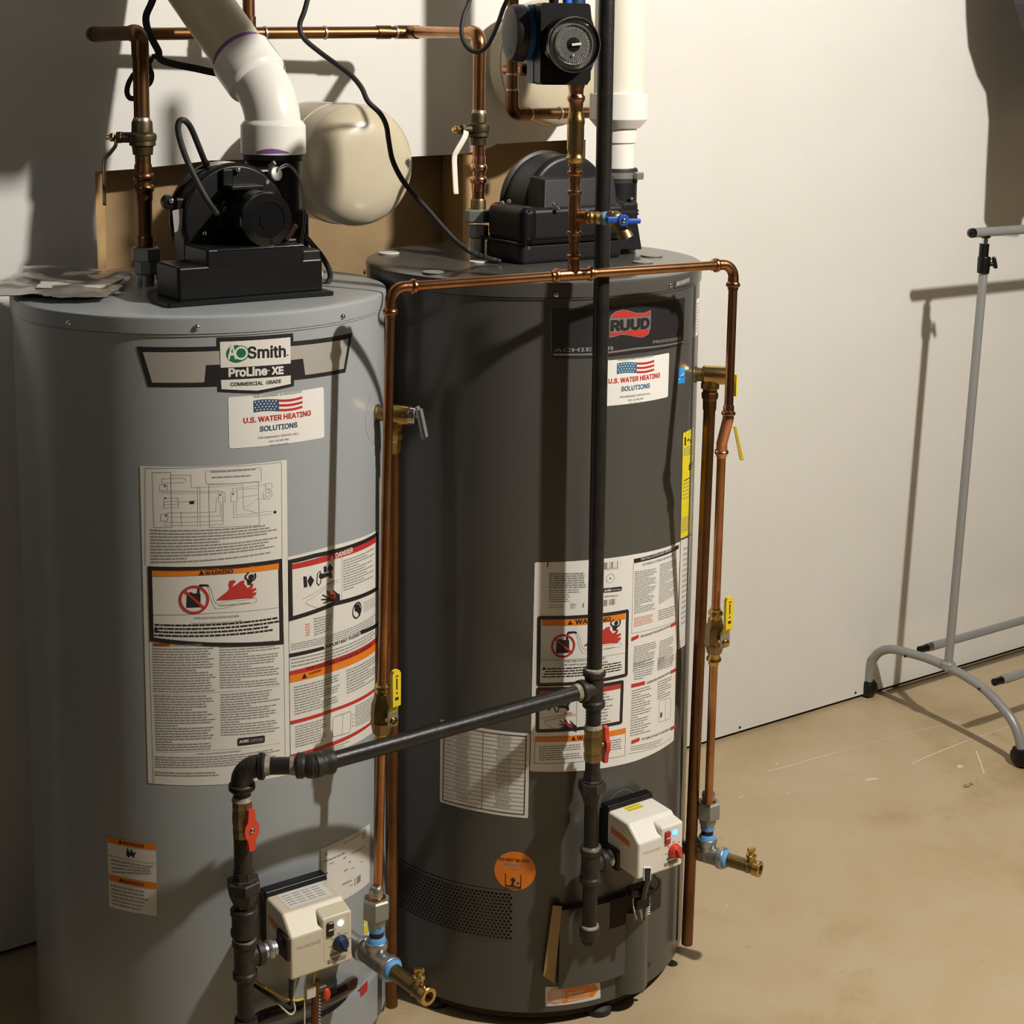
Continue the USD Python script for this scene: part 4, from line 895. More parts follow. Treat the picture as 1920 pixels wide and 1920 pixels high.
# ------------------------------------------------------------------ yellow-handled ball valves
def ball_valve(label, P, Q, ys, group, azd):
    """P..Q the pipe line; ys = picture rows of top socket, body top, body bottom, lower end"""
    a, b, c_, d = vsteps(P, Q, ys); ax = unit(b - a)
    t = thing('ball_valve', label, 'valve', (b + c_)/2, group)
    H = np.linalg.norm(b - a); obj('press_socket', lathe(a, ax, [(0, .0100), (H*.2, .0104), (H*.3, .0138), (H*.45, .0146), (H*.55, .0115), (H*.75, .0115), (H, .0135)], 28), 'brass', t)
    W = np.linalg.norm(c_ - b); obj('valve_body', lathe(b, ax, [(-.004, .0140), (.006, .0150), (.014, .0185), (W*.45, .0195), (W*.62, .0190), (W*.70, .0205), (W*.76, .0185), (W, .0150)], 10), 'bronze', t, smooth=20)
    H = np.linalg.norm(d - c_); obj('press_socket', lathe(c_, ax, [(-.002, .0125), (H*.3, .0112), (H*.5, .0140), (H*.62, .0146), (H*.72, .0108), (H, .0100)], 28), 'brass', t)
    C = b + (c_ - b)*.55; n = V(math.cos(math.radians(azd)), math.sin(math.radians(azd)), 0); w = np.cross(Z_, n)
    obj('stem', [cyl(C, C + n*.026, .0085), hexa(C + n*.024, n, 0, .009, .0095), lathe(C + n*.033, n, [(0, .006), (.004, .006), (.005, .004)], 16)], 'brass', t)
    P0_ = C + n*.028
    plate = [(-.008, -.008), (.008, -.008), (.009, .004), (.0085, .020), (-.0085, .020), (-.009, .004)]
    obj('handle_plate', prism(Polygon(plate).buffer(.002), P0_, w, Z_, n*.003), 'zinc_grey', t, smooth=False)
    z0, z1 = .030, .095; o = P0_ + n*.010
    g = Polygon([(-.0085, z0), (.0085, z0), (.0092, z1 - .008), (.006, z1 - .002), (0, z1), (-.006, z1 - .002), (-.0092, z1 - .008)])
    obj('handle', [prism(g, o - n*.004, w, Z_, n*.007), rhull([P0_ + w*.0075 + Z_*.014, P0_ - w*.0075 + Z_*.014, o + w*.0075 + Z_*.036, o - w*.0075 + Z_*.036], .002)], 'yellow_vinyl', t, smooth=30, label='bright yellow lever')
    ink = [affinity.affine_transform(text_poly('600 WOG', 2), [0, -.0075, .0075, 0, -.0035, z1 - .010])]
    g2 = affinity.rotate(ink[0], 180, origin=((ink[0].bounds[0] + ink[0].bounds[2])/2, (ink[0].bounds[1] + ink[0].bounds[3])/2))
    dots = [sbox(-.003, z0 + .012, .003, z0 + .016).buffer(.0006), Point(0, z0 + .024).buffer(.0018), sbox(-.0012, z0 + .030, .0012, z0 + .050), sbox(-.003, z0 + .053, .003, z0 + .055)]
    v, f = flat_tris(dots, 9.)
    obj('handle_marking', mesh(o + n*.0034 + v[:, :1]*w + v[:, 1:2]*Z_, f), 'print_black', t, smooth=False, kind='stuff')
    return t
ball_valve('yellow-levered brass ball valve in front of the grey tank', A, TEE_L, (1278, 1303, 1374, 1390), None, -80)
ball_valve('yellow-levered brass ball valve standing against the white wall', r2, TEE_R, (1140, 1163, 1222, 1245), None, -90)

# ------------------------------------------------------------------ galvanized drain tees with brass drain cocks
def drain_tee(label, C, deg, half, end, pipe_top, tank_c, open_fine=True):
    a = V(math.cos(math.radians(deg)), math.sin(math.radians(deg)), 0)
    t = thing('drain_tee', label, 'pipe fitting', C)
    d_ = C[:2] - tank_c; q_ = d_@a[:2]; reach = q_ - math.sqrt(q_*q_ - d_@d_ + (RAD - .004)**2)
    obj('nipple', cyl(C - a*reach, C - a*half*.8, .0145), 'galvanized', t)
    obj('tee', [half_cast(C, a, half, .0190, .012, 1.18), half_cast(C, -a, half, .0190, .012, 1.18), half_cast(C, Z_, .034, .0175, .011, 1.16), ball(C, .0195)], 'galvanized', t, smooth=45)
    obj('thread_tape', lathe(C + a*(half - .001), a, [(0, .0185), (.005, .0185), (.009, .0150)], 24), 'thread_tape', t)
    obj('thread_tape', lathe(C + Z_*.033, Z_, [(0, .0168), (.006, .0158), (.010, .0130)], 24), 'thread_tape', t)
    obj('close_nipple', cyl(C + Z_*.036, C + Z_*.066, .0125), 'black_iron', t)
    obj('thread_tape', lathe(C + Z_*.052, Z_, [(0, .0130), (.003, .0140), (.011, .0142), (.013, .0130)], 24), 'thread_tape', t)
    obj('union_tail', lathe(C + Z_*.062, Z_, [(0, .0150), (.004, .0165), (.016, .0170), (.022, .0195)], 8), 'zinc_grey', t, smooth=20)
    obj('union_nut', [hexa(C + Z_*.078, Z_, 0, .036, .0250, .5, .003)], 'zinc_grey', t, smooth=20)
    obj('union_collar', lathe(C + Z_*.112, Z_, [(0, .0165), (.004, .0160), (.006, .0130)], 28), 'copper', t)
    obj('solder_joint', lathe(C + Z_*.117, Z_, [(0, .0128), (.006, .0122), (.008, .0136), (.014, .0130), (.019, .0100), (.020, .0085)], 28), 'solder', t)
    L = end - half
    obj('drain_cock', [lathe(C + a*half, a, [(.004, .0132), (L*.62, .0132), (L*.66, .0150), (L*.70, .0132), (L*.80, .0140), (L - .012, .0150), (L - .001, .0155), (L, .0145), (L, .0085), (L - .02, .0080)], 32)], 'brass' if not open_fine else 'bronze', t, smooth=40)
    ck = C + a*(half + L*.74) + Z_*.012
    s_ = np.cross(Z_, a)
    obj('outlet_rim', lathe(C + a*(end - .014), a, [(0, .0158), (.013, .0162), (.0145, .0150), (.0145, .0090), (.004, .0085)], 32), 'brass', t, smooth=40)
    obj('thumb_screw', [lathe(ck, Z_, [(0, .0085), (.008, .0075), (.010, .0110), (.014, .0105), (.016, .0055), (.022, .0045)], 20), rbox(ck + Z_*.024, (.009, .0028, .005), .0022, (unit(s_*.8 + a*.6), unit(a*.8 - s_*.6), Z_))], 'brass', t, smooth=40)
    return t
drain_tee('galvanized tee with brass drain cock low on the grey tank', TEE_L, -83, .046, .150, None, TL)
drain_tee('galvanized tee with brass drain cock low on the dark tank', TEE_R, -66, .040, .118, None, TR)

# ------------------------------------------------------------------ relief valves and their discharge pipes
def relief(label, plabel, P0_, deg, out, L_hor, ptop, pbot, lever):
    a = V(math.cos(math.radians(deg)), math.sin(math.radians(deg)), 0)
    t = thing('relief_valve', label, 'valve', P0_)
    C = P0_ + a*out
    obj('nipple', [lathe(P0_ - a*.006, a, [(0, .0165), (.009, .0165), (.011, .0135), (out - .004, .0135)], 28)], 'bronze', t)
    obj('valve_body', [lathe(C - a*.016, a, [(0, .0150), (.004, .0185), (.028, .0185), (L_hor, .0180), (L_hor + .003, .0165)], 28), lathe(C + Z_*.01, -Z_, [(0, .0150), (.022, .0150), (.027, .0180), (.036, .0180), (.038, .0160)], 28)], 'brass', t)
    E = C + a*(L_hor - .014)
    if lever:
        obj('cap_disc', lathe(E, a, [(0, .0165), (.010, .0160), (.011, .015)], 32), 'chrome', t, label='silver end cap')
        s_ = np.cross(Z_, a)
        obj('test_lever', [rbox(E + a*.019 - Z_*.012, (.0035, .0055, .030), .002, (unit(a + Z_*.22), s_, unit(Z_ - a*.22))), rbox(E + a*.025 - Z_*.012, (.0012, .0065, .026), .001, (unit(a + Z_*.22), s_, unit(Z_ - a*.22))), cyl(E + a*.008, E + a*.022, .0045)], 'zinc_grey', t)
    else:
        obj('cap_disc', lathe(E, a, [(0, .0165), (.006, .0165), (.008, .014)], 6), 'brass', t, smooth=20)
        tag = E + a*.004 - Z_*.006
        obj('tag', [rbox(tag + Z_*-.012 + a*.006, (.002, .009, .022), .0015)], 'print_yellow', t, label='yellow tag on the valve')
    obj('outlet_adapter', lathe(C - Z_*.026, -Z_, [(0, .0140), (.008, .0140), (.010, .0165), (.020, .0160), (.024, .0135), (.044, .0130), (.045, .0118)], 8), 'brass' if lever else 'aged_copper', t, smooth=20)
    d = thing('discharge_pipe', plabel, 'pipe', pbot)
    top_ = C - Z_*.062; top_ = V(C[0], C[1], top_[2])
    obj('pipe', hollow(top_, pbot - top_, np.linalg.norm(pbot - top_), R2, R2 - .0012, 28, .1), 'aged_copper', d)
    return C
pl_ = on_t(704, 776, TL)
C1 = relief('brass relief valve with a silver test lever on the grey tank', 'dull copper discharge pipe close beside the bright riser of the grey tank', radial(TL, -46, 0, pl_[2]), -48, .032, .046, None, on_t(734, 1886, TL, .035), True)
pr_ = on_cyl(1307, 696, TR, RAD)
C2 = relief('brass relief valve with a yellow tag on the dark tank', 'dull copper discharge pipe hanging along the right edge of the dark tank', radial(TR, -50, 0, pr_[2]), -42, .030, .050, None, on_t(1288, 1770, TR, .022), False)
tg = at_depth(1376, 800, depth(C2) + .04); tb = at_depth(1388, 862, depth(C2) + .05)
obj('hanging_strap', rhull([tg, tb, tg + [.003, -.002, 0], tb + [.005, -.003, 0]], .0012), 'wire_yellow', None, label='thin yellow plastic strap hanging beside the copper offset', cat='strap')

# ------------------------------------------------------------------ black iron gas line
MX = on_t(1121, 900, TR, .060)[:2]
M_at = lambda y, x=None: V(MX[0], MX[1], vsteps(V(MX[0], MX[1], 2.3), V(MX[0], MX[1], 0.), (y,))[0][2])
gas = thing('gas_pipe', 'black iron gas pipe branching from the dark tank across to the grey tank', 'pipe', (MX[0], MX[1], 0))
mt = M_at(1290); GX = on_t(453, 1440, TL, .115)[:2]
gl = V(GX[0], GX[1], mt[2]); G_at = lambda y: V(GX[0], GX[1], vsteps(V(GX[0], GX[1], 1.2), V(GX[0], GX[1], -.1), (y,))[0][2])
obj('pipe', cyl(V(MX[0], MX[1], 2.2), mt + Z_*.02, RG), 'black_iron', gas)
# level cross run: nipple from the elbow, 45 degree elbow, long pipe to the tee
nd = unit(V(RT[0], RT[1], 0)*1. + V(-FW[0], -FW[1], 0)*-.06)
kink = gl + nd*.118
ld = unit(mt - kink)
obj('tee', [half_cast(mt, Z_, .036, .0175, .011, 1.2), half_cast(mt, -Z_, .036, .0175, .011, 1.2), half_cast(mt, -ld, .034, .0175, .011, 1.2)], 'cast_iron', gas, smooth=40)
obj('thread_dope', lathe(mt - ld*.033, -ld, [(0, .0165), (.006, .0158), (.010, .0142)], 24), 'pipe_dope', gas)
obj('thread_dope', lathe(mt + Z_*.035, Z_, [(0, .0190), (.003, .0185), (.005, .0142)], 24), 'pipe_dope', gas)
obj('pipe', cyl(kink + ld*.02, mt - ld*.02, RG), 'black_iron', gas, label='long sloping-looking level pipe between the tanks')
obj('elbow', [cast(kink - nd*.030, nd, .030, .0185, .011, 1.12), cast(kink - ld*.004, ld, .036, .0185, .012, 1.12), ball(kink, .0190)], 'cast_iron', gas, smooth=40, label='45 degree elbow in the cross run')
obj('nipple', cyl(gl + nd*.02, kink - nd*.02, RG), 'black_iron', gas)
obj('thread_dope', lathe(kink - nd*.040, nd, [(0, .0143), (.004, .0150), (.010, .0160)], 24), 'pipe_dope', gas)
obj('thread_dope', lathe(gl + nd*.034, nd, [(0, .0170), (.006, .0160), (.012, .0143)], 24), 'pipe_dope', gas)
obj('elbow', [sweep(np.vstack([gl - Z_*.036, arc(gl, Z_, nd, .026, 12), gl + nd*.036]), .0180, 26), cast(gl - Z_*.040, Z_, .012, .0215, .005, 1.0), cast(gl + nd*.026, nd, .012, .0215, .005, 1.0)], 'cast_iron', gas, smooth=40)
gl1, gl2, gl3, gl4, gl5, gl6 = [G_at(y) for y in (1497, 1632, 1690, 1738, 1795, 1915)]
obj('nipple', cyl(gl - Z_*.03, gl1, RG), 'black_iron', gas)
ml1, ml2, ml3, ml4, ml5 = [M_at(y) for y in (1362, 1452, 1506, 1620, 1742)]
obj('nipple', cyl(mt - Z_*.03, ml1, RG), 'black_iron', gas)
def union_(p, s=1.):
    obj('union', [lathe(p, -Z_, [(0, .0165*s), (.012, .0165*s), (.014, .020*s), (.018, .020*s)], 8), hexa(p - Z_*.016, -Z_, 0, .020, .0262*s, .3, .002), lathe(p - Z_*.034, -Z_, [(0, .0235*s), (.006, .0225*s), (.022, .0165*s), (.026, .0160*s)], 8)], 'cast_iron', gas, smooth=20)
union_(ml2 + Z_*.004); union_(gl2, 1.1)
obj('pipe', cyl(ml3, ml4 + Z_*.03, RG), 'black_iron', gas); obj('pipe', cyl(gl3, gl5 + Z_*.02, RG), 'black_iron', gas)
# tees feeding the gas controls, drip legs
for p in (ml4, gl5):
    obj('tee', [half_cast(p, Z_, .034, .0178, .010, 1.15), half_cast(p, -Z_, .036, .0178, .010, 1.15), half_cast(p, X_, .032, .0175, .011, 1.18)], 'cast_iron', gas, smooth=40)
    obj('branch_nipple', [cyl(p + X_*.02, p + X_*.055, .0130), lathe(p + X_*.040, X_, [(0, .0145), (.004, .0165), (.008, .0165), (.010, .0145)], 24)], 'galvanized', gas)
    obj('thread_dope', lathe(p + Z_*.032, Z_, [(0, .0195), (.004, .0190), (.006, .0142)], 24), 'solder', gas)
obj('drip_leg', cyl(ml4 - Z_*.03, ml5, RG), 'black_iron', gas); obj('drip_leg', cyl(gl5 - Z_*.03, gl6, RG), 'black_iron', gas)
obj('pipe_cap', [lathe(ml5 + Z_*.006, -Z_, [(0, .0185), (.006, .0195), (.020, .0185), (.024, .015)], 24), hexa(ml5 - Z_*.016, -Z_, 0, .012, .0150, .2)], 'cast_iron', gas, smooth=40)
obj('thread_dope', lathe(ml5 + Z_*.006, Z_, [(0, .0180), (.003, .0172), (.005, .0142)], 24), 'pipe_dope', gas)
obj('pipe_cap', [lathe(gl6 + Z_*.006, -Z_, [(0, .0185), (.006, .0195), (.020, .0185), (.024, .015)], 24)], 'cast_iron', gas, smooth=40)
gq = G_at(1727)
obj('coupling', cast(gq + Z_*.024, -Z_, .048, .0205, .010, 1.1), 'cast_iron', gas, smooth=40)
def gas_cock(label, p0, p1, n, C):
    t = thing('gas_valve', label, 'valve', C)
    ax = unit(p1 - p0); L = np.linalg.norm(p1 - p0)
    obj('valve_body', [lathe(p0, ax, [(0, .0165), (.012, .0172), (.016, .0160), (L*.42, .0178), (L*.58, .0178), (L - .016, .0160), (L - .012, .0172), (L, .0165)], 8)], 'bronze', t, smooth=20)
    obj('thread_dope', lathe(p0 - ax*.001, ax, [(-.004, .0145), (0, .0160), (.003, .0172)], 24), 'pipe_dope', t)
    w = np.cross(Z_, n)
    obj('stem', cyl(C, C + n*.024, .0075), 'bronze', t)
    g = Polygon([(-.0045, -.034), (.0045, -.034), (.0065, -.016), (.0115, -.008), (.0125, 0), (.0115, .008), (.0065, .016), (.0045, .034), (-.0045, .034), (-.0065, .016), (-.0115, .008), (-.0125, 0), (-.0115, -.008), (-.0065, -.016)]).buffer(.001)
    obj('handle', prism(g, C + n*.022, w, Z_, n*.008), 'red_plastic', t, smooth=40, label='red paddle handle')
    obj('handle_screw', screw(C + n*.030, n, .0045), 'chrome', t)
gas_cock('gas cock with red paddle facing out beside the grey tank', gl1, G_at(1567), unit(V(.12, -1, 0)), G_at(1545))
obj('nipple', cyl(G_at(1565), gl2 - Z_*.005, RG + .001), 'cast_iron', gas)
gas_cock('gas cock with red paddle seen edge-on before the dark tank', ml1, M_at(1425), unit(V(1, -.12, 0)), M_at(1400))
obj('nipple', cyl(M_at(1423), ml2, RG), 'black_iron', gas)

# ------------------------------------------------------------------ gas controls
def gas_control(label, c, q, shell_mat, sw, knob, lampm, white):
    """q(px) picks points of the front face; the body is a rounded box with a sloping top and a raised control panel"""
    yF, yB = q['y'], c[1] - RAD + .006
    x0, x1, zb, zs, zt = q['x0'], q['x1'], q['zb'], q['zs'], q['zt']
    W, t = x1 - x0, thing('gas_control', label, 'gas control', ((x0 + x1)/2, yF, zb))
    ym = yB - .030
    P = lambda x, y, z: (x, y, z)
    obj('cover', rhull([P(x0, yF, zb), P(x1, yF, zb), P(x0, ym, zb), P(x1, ym, zb), P(x0, yF, zs), P(x1, yF, zs), P(x0, yF + .030, zt), P(x1, yF + .030, zt), P(x0, ym, zt), P(x1, ym, zt)], .006), shell_mat, t, smooth=40)
    xs = x0 + W*.55
    obj('control_panel', rhull([P(xs, yF - .001, zb + .012), P(x1, yF - .001, zb + .012), P(xs, yF - .001, zs + .016), P(x1, yF - .001, zs + .016), P(xs, yF + .03, zb + .012), P(x1, yF + .03, zb + .012), P(xs, yF + .03, zt - .004), P(x1, yF + .03, zt - .004)], .0055), shell_mat, t, smooth=40, label='raised right half of the front')
    obj('back_bracket', [rhull([P(x0 - .004, ym + .001, zb - .004), P(x1 + .002, ym + .001, zb - .004), P(x0 - .004, ym + .001, zt + .012), P(x1 + .002, ym + .001, zt + .012), P(x0 - .004, ym + .016, zb - .004), P(x1 + .002, ym + .016, zb - .004), P(x0 - .004, ym + .016, zt + .012), P(x1 + .002, ym + .016, zt + .012)], .004), rbox(((x0 + x1)/2, ym + .018, (zb + zt)/2), (W*.36, .014, .034), .004)], 'black_plastic', t, smooth=40)
    zi = q['zi']
    obj('gas_inlet', [rbox((x0 - .004, q['yi'], zi), (.008, .021, .021), .004), cyl(V(x0 - .014, q['yi'], zi), V(x0, q['yi'], zi), .0165)], 'cast_iron', t, smooth=40)
    f = yF - .0075
    obj('rocker_switch', [rbox((xs + W*.10, f, zs - .001), (.0062, .0028, .0125), .002)], sw, t, smooth=40)
    obj('rocker_mark', bx((xs + W*.10, f - .003, zs - .001), (.0045, .0004, .0010)), 'print_white', t, smooth=False)
    zk = zs - .032
    kn = [lathe(V(xs + W*.28, f + .002, zk), -Y_, [(0, .0145), (.004, .0140), (.006, .0125), (.011, .0118), (.012, .0108)], 36), rbox((xs + W*.28, f - .012, zk), (.0028, .0045, .0105), .002, (unit(V(.9, 0, .4)), -Y_, unit(V(-.4, 0, .9))))]
    obj('temperature_knob', kn, knob, t, smooth=40)
    obj('status_lamp', ball(V(xs + W*.29, f + .001, zs + .004), .0058, (1, .5, 1)), lampm, t, smooth=True, label='glowing status lamp')
    marks = []
    for a in np.linspace(-2.4, 2.2, 7):
        marks.append(bx((xs + W*.28 + .0185*math.sin(a), f + .0006, zk + .0185*math.cos(a)), (.0022, .0004, .0006)))
    for k in (-1, 1): marks.append(bx((xs + W*.18, f + .0006, zs + .004*k), (.0020, .0004, .0006)))
    marks += [bx((xs + W*.24, f + .0006, zb + .019 - .0022*k), (.0150, .0004, .0005)) for k in range(2)]
    obj('panel_marks', marks, 'print_grey', t, smooth=False, kind='stuff')
    obj('latch_slot', bx((xs + W*.22, f + .0010, zb + .0075), (.0165, .001, .0028)), 'print_grey', t, smooth=False)
    g = text_poly('Honeywell', 1); a, _, b, _ = g.bounds; w = W*.42; kx = w/(b - a)
    v, fc = flat_tris([affinity.affine_transform(g, [kx, 0, 0, kx, x0 + W*.06 - a*kx, zs - .020])], 9.)
    obj('raised_lettering', mesh(np.c_[v[:, 0], np.full(len(v), yF - .0063), v[:, 1]], fc), 'print_peach' if white else 'print_pale', t, smooth=False)
    zT = zt + .0063
    lab = sbox(x0 + W*.12, yF + .034, x0 + W*.92, ym - .004) if not white else sbox(x0 + W*.28, ym - .024, x0 + W*.66, ym - .006)
    v, fc = flat_tris([lab], 9.); obj('top_label', mesh(np.c_[v, np.full(len(v), zT)], fc), 'sticker' if not white else 'print_yellow', t, smooth=False)
    inks = []
    for k in range(5 if not white else 2):
        for j in range(4):
            u = lab.bounds; dx, dy = (u[2] - u[0]), (u[3] - u[1])
            inks.append(bx((u[0] + dx*(.14 + .22*j), u[1] + dy*(.2 + (.15 if not white else .5)*k), zT + .0003), (dx*.085, .0008, .0002)))
    obj('top_print', inks, 'print_grey', t, smooth=False, kind='stuff')
    xl = x0 - .0063
    lb2 = [(ym - .012, zt - .020), (yF + .020, zt - .026), (yF + .016, zb + .045), (ym - .012, zb + .045)]
    obj('side_label', mesh([(xl, y, z) for y, z in lb2], [(0, 1, 2), (0, 2, 3)]), 'sticker', t, smooth=False)
    lb3 = [(ym - .012, zt - .020), (yF + .020, zt - .026), (yF + .019, zt - .036), (ym - .012, zt - .031)]
    obj('side_band', mesh([(xl - .0003, y, z) for y, z in lb3], [(0, 1, 2), (0, 2, 3)]), 'print_orange', t, smooth=False)
    return t, (x0, x1, zb, zt, yF, ym)
pl = [on_y(*p, -.868) for p in ((544, 1760), (547, 1845), (661, 1797), (607, 1737))]
t1, bx1 = gas_control('cream gas control box with black knob on the grey tank', TL, dict(y=-.868 + .006, x0=pl[0][0] + .006, x1=pl[2][0] - .006, zb=(pl[1][2] + pl[2][2])/2 + .006, zs=(pl[0][2] + pl[3][2])/2 - .006, zt=pl[0][2] + .022, zi=gl5[2], yi=gl5[1]), 'cream_plastic', 'gloss_black', 'navy_plastic', 'white_lamp', False)
pr = [on_y(*p, -.965) for p in ((1197, 1582), (1194, 1657), (1280, 1617), (1239, 1567))]
t2, bx2 = gas_control('white gas control box with red knob on the dark tank', TR, dict(y=-.965 + .006, x0=pr[0][0] + .006, x1=pr[2][0] - .006, zb=(pr[1][2] + pr[2][2])/2 + .006, zs=(pr[0][2] + pr[3][2])/2 - .006, zt=pr[0][2] + .018, zi=ml4[2], yi=ml4[1]), 'ivory_plastic', 'deep_red', 'red_plastic', 'blue_lamp', True)
# wiring below the controls
x0, x1, zb, zt, yF, ym = bx1
def wire(t, pts, r, m, name='wire', k=8): obj(name, sweep(spline(pts, k), r, 10), m, t, smooth=True)
q1 = lambda x, y, d=.0: on_y(x, y, -.83 + d)
wire(t1, [V(x0 + .02, yF + .02, zb), q1(550, 1868), q1(553, 1893), q1(545, 1902), q1(533, 1893), q1(510, 1870), q1(476, 1850, .02)], .0018, 'wire_white')
wire(t1, [V(x0 + .012, yF + .03, zb), q1(545, 1870), q1(546, 1888), q1(528, 1882), q1(505, 1866), q1(476, 1847, .02)], .0034, 'rubber')
wire(t1, [V(x0 + .055, yF + .02, zb), q1(586, 1850), q1(575, 1868), q1(556, 1876), q1(530, 1870), q1(500, 1853), q1(478, 1838, .02)], .0022, 'wire_yellow')
for dx, m in ((590, 'wire_white'), (573, 'wire_white')): wire(t1, [q1(dx, 1840), q1(dx - 2, 1875), q1(dx - 2, 1920)], .0014, m)
ig = [q1(597 + 3*math.cos(k*.9), 1868 + k*.9) + V(0, .004*math.sin(k*.9), 0) for k in range(60)]
obj('coil_conduit', sweep(np.array(ig), .0014, 8), 'wire_grey', t1, smooth=True, label='small coiled metal conduit')
obj('connector', [rbox(q1(582, 1858), (.010, .006, .011), .002), rbox(q1(600, 1850), (.011, .003, .0015), .001)], 'wire_white', t1)
obj('igniter_button', ball(q1(612, 1864), .0095, (.8, .6, 1.2)), 'red_plastic', t1, smooth=True)
obj('thermocouple', cyl(q1(592, 1838), q1(590, 1920), .0065), 'aged_copper', t1)
bt_ = thing('burner_tube', 'glossy dark brown burner tube curving across the foot of the grey tank', 'tube', on_t(600, 1870, TL, .02))
obj('tube', sweep(spline([on_t(455, 1930, TL, .03), on_t(500, 1905, TL, .034), on_t(560, 1888, TL, .034), on_t(610, 1872, TL, .03), on_t(645, 1855, TL, .022), on_t(664, 1838, TL, .004)], 8), np.r_[np.full(36, .0125), np.linspace(.0125, .0085, 5)], 20), 'burner_brown', bt_, smooth=True)
obj('tube_end', ball(on_t(657, 1846, TL, .014), .0095), 'aged_copper', bt_, smooth=True)
x0, x1, zb, zt, yF, ym = bx2
q2 = lambda x, y, d=.0: on_y(x, y, -.925 + d)
obj('igniter', [rhull([q2(1210, 1630, -.042), q2(1218, 1630, -.042), q2(1210, 1652, -.042), q2(1217, 1652, -.042), q2(1211, 1630, -.036), q2(1211, 1652, -.036)], .0022), cyl(q2(1212, 1650, -.03), q2(1206, 1682, -.01), .006)], 'gloss_black', t2, smooth=40, label='black igniter button and its lead')
obj('igniter_pocket', rhull([q2(1208, 1627, -.041), q2(1220, 1627, -.041), q2(1207, 1650, -.041), q2(1219, 1650, -.041)], .0015), 'sticker_gloss', t2)
obj('connector_block', [rbox(q2(1196, 1668), (.022, .010, .009), .003), rbox(q2(1216, 1670), (.008, .008, .007), .002), rbox(q2(1202, 1690), (.016, .008, .012), .003)], 'black_plastic', t2)
wire(t2, [q2(1190, 1665), q2(1187, 1690), q2(1190, 1712), q2(1194, 1722, .05)], .0014, 'wire_white'); wire(t2, [q2(1199, 1672), q2(1200, 1700), q2(1204, 1722, .05)], .0016, 'wire_white')
wire(t2, [q2(1195, 1668), q2(1194, 1700), q2(1199, 1722, .05)], .002, 'rubber'); wire(t2, [q2(1205, 1672), q2(1207, 1700), q2(1208, 1724, .05)], .002, 'rubber'); wire(t2, [q2(1226, 1640), q2(1236, 1655), q2(1230, 1668), q2(1220, 1674)], .0012, 'rubber')
ig = [q2(1214 + 3.4*math.cos(k*1.1), 1676 + k*.72) + V(0, .004*math.sin(k*1.1), 0) for k in range(56)]
obj('coil_conduit', sweep(np.array(ig), .0015, 8), 'wire_white', t2, smooth=True, label='pale coiled conduit')
for c, q, nm in ((TL, (558, 1672), 0), (TR, (1166, 1512), 1)):
    s = Print(c); s.disc('grey_enamel' if nm == 0 else 'dark_enamel', q, .034, 0); s.disc('print_pale' if nm == 0 else 'print_grey', q, .034, 1, w=.0010); s.build(tl if nm == 0 else tr, 'access_plug', 'round plug ring behind the gas control', off=.0004)
s = Print(TL); s.disc('print_pale', (706, 778), .0520, 0, w=.0008); s.build(tl, 'port_ring', 'thin ring round the relief valve port')

# ------------------------------------------------------------------ draft blower on the grey tank
yb = -.50
bl = thing('draft_blower', 'black draft blower with gloss motor on the grey tank lid', 'blower', (1.10, -.45, ZL))
zl = ZL + .0025
fb = lambda x, y, Y=-.61: on_y(x, y, Y)
xL, xR = fb(334, 540)[0], fb(606, 540)[0]
pL, pR = on_z(312, 576, zl)[0], on_z(624, 553, zl)[0]
obj('base_plate', prism(Polygon([(pL, -.632), (pR + .002, -.640), (pR + .002, -.40), (1.10, -.36), (1.03, -.42), (pL + .02, -.48), (pL - .002, -.56)]).buffer(-.006).buffer(.006), V(0, 0, zl), X_, Y_, V(0, 0, .006)), 'black_plastic', bl, smooth=30)
zt1, zt2 = fb(400, 497)[2], fb(500, 463)[2]
obj('lower_box', [rbox(((xL + xR)/2, -.560, (zl + .004 + zt1)/2), ((xR - xL)/2, .050, (zt1 - zl - .004)/2), .006)], 'black_plastic', bl, smooth=40)
xa, xb = fb(388, 480)[0], fb(571, 480)[0]
obj('upper_box', [rbox(((xa + xb)/2, -.560, (zt1 + zt2)/2 - .006), ((xb - xa)/2, .0502, (zt2 - zt1)/2 + .008), .005)], 'black_plastic', bl, smooth=40)
obj('box_rib', rbox((xa + (xb - xa)*.55, -.6106, zt2 - .001), ((xb - xa)*.44, .0012, .0012), .001), 'gloss_black', bl)
hc = V(1.129, -.515, 1.561); hr = .096
obj('scroll_housing', [lathe(hc, Y_, [(0, hr - .004), (.003, hr), (.010, hr + .004), (.014, hr + .004), (.016, hr - .002), (.056, hr - .002), (.058, hr + .004), (.066, hr + .004), (.068, hr)], 64), rbox(hc + V(-.002, .030, -.060), (.094, .028, .060), .008)], 'black_plastic', bl, smooth=40, label='round scroll housing with two rims')
oc = on_y(513, 300, -.44); oz = oc[2]
orr = .0535
ot = on_y(513, 289, -.44)[2]
obj('outlet', [lathe(V(oc[0], oc[1], hc[2] - .03), Z_, [(0, orr - .002), (ot - hc[2] + .03 - .012, orr - .002), (ot - hc[2] + .03 - .009, orr + .004), (ot - hc[2] + .030, orr + .004)], 48), rbox((oc[0] - .045, oc[1], hc[2] + .035), (.05, .045, .055), .012), rbox((oc[0] + .002, oc[1] + .005, hc[2] - .045), (.050, .05, .055), .012)], 'black_plastic', bl, smooth=40)
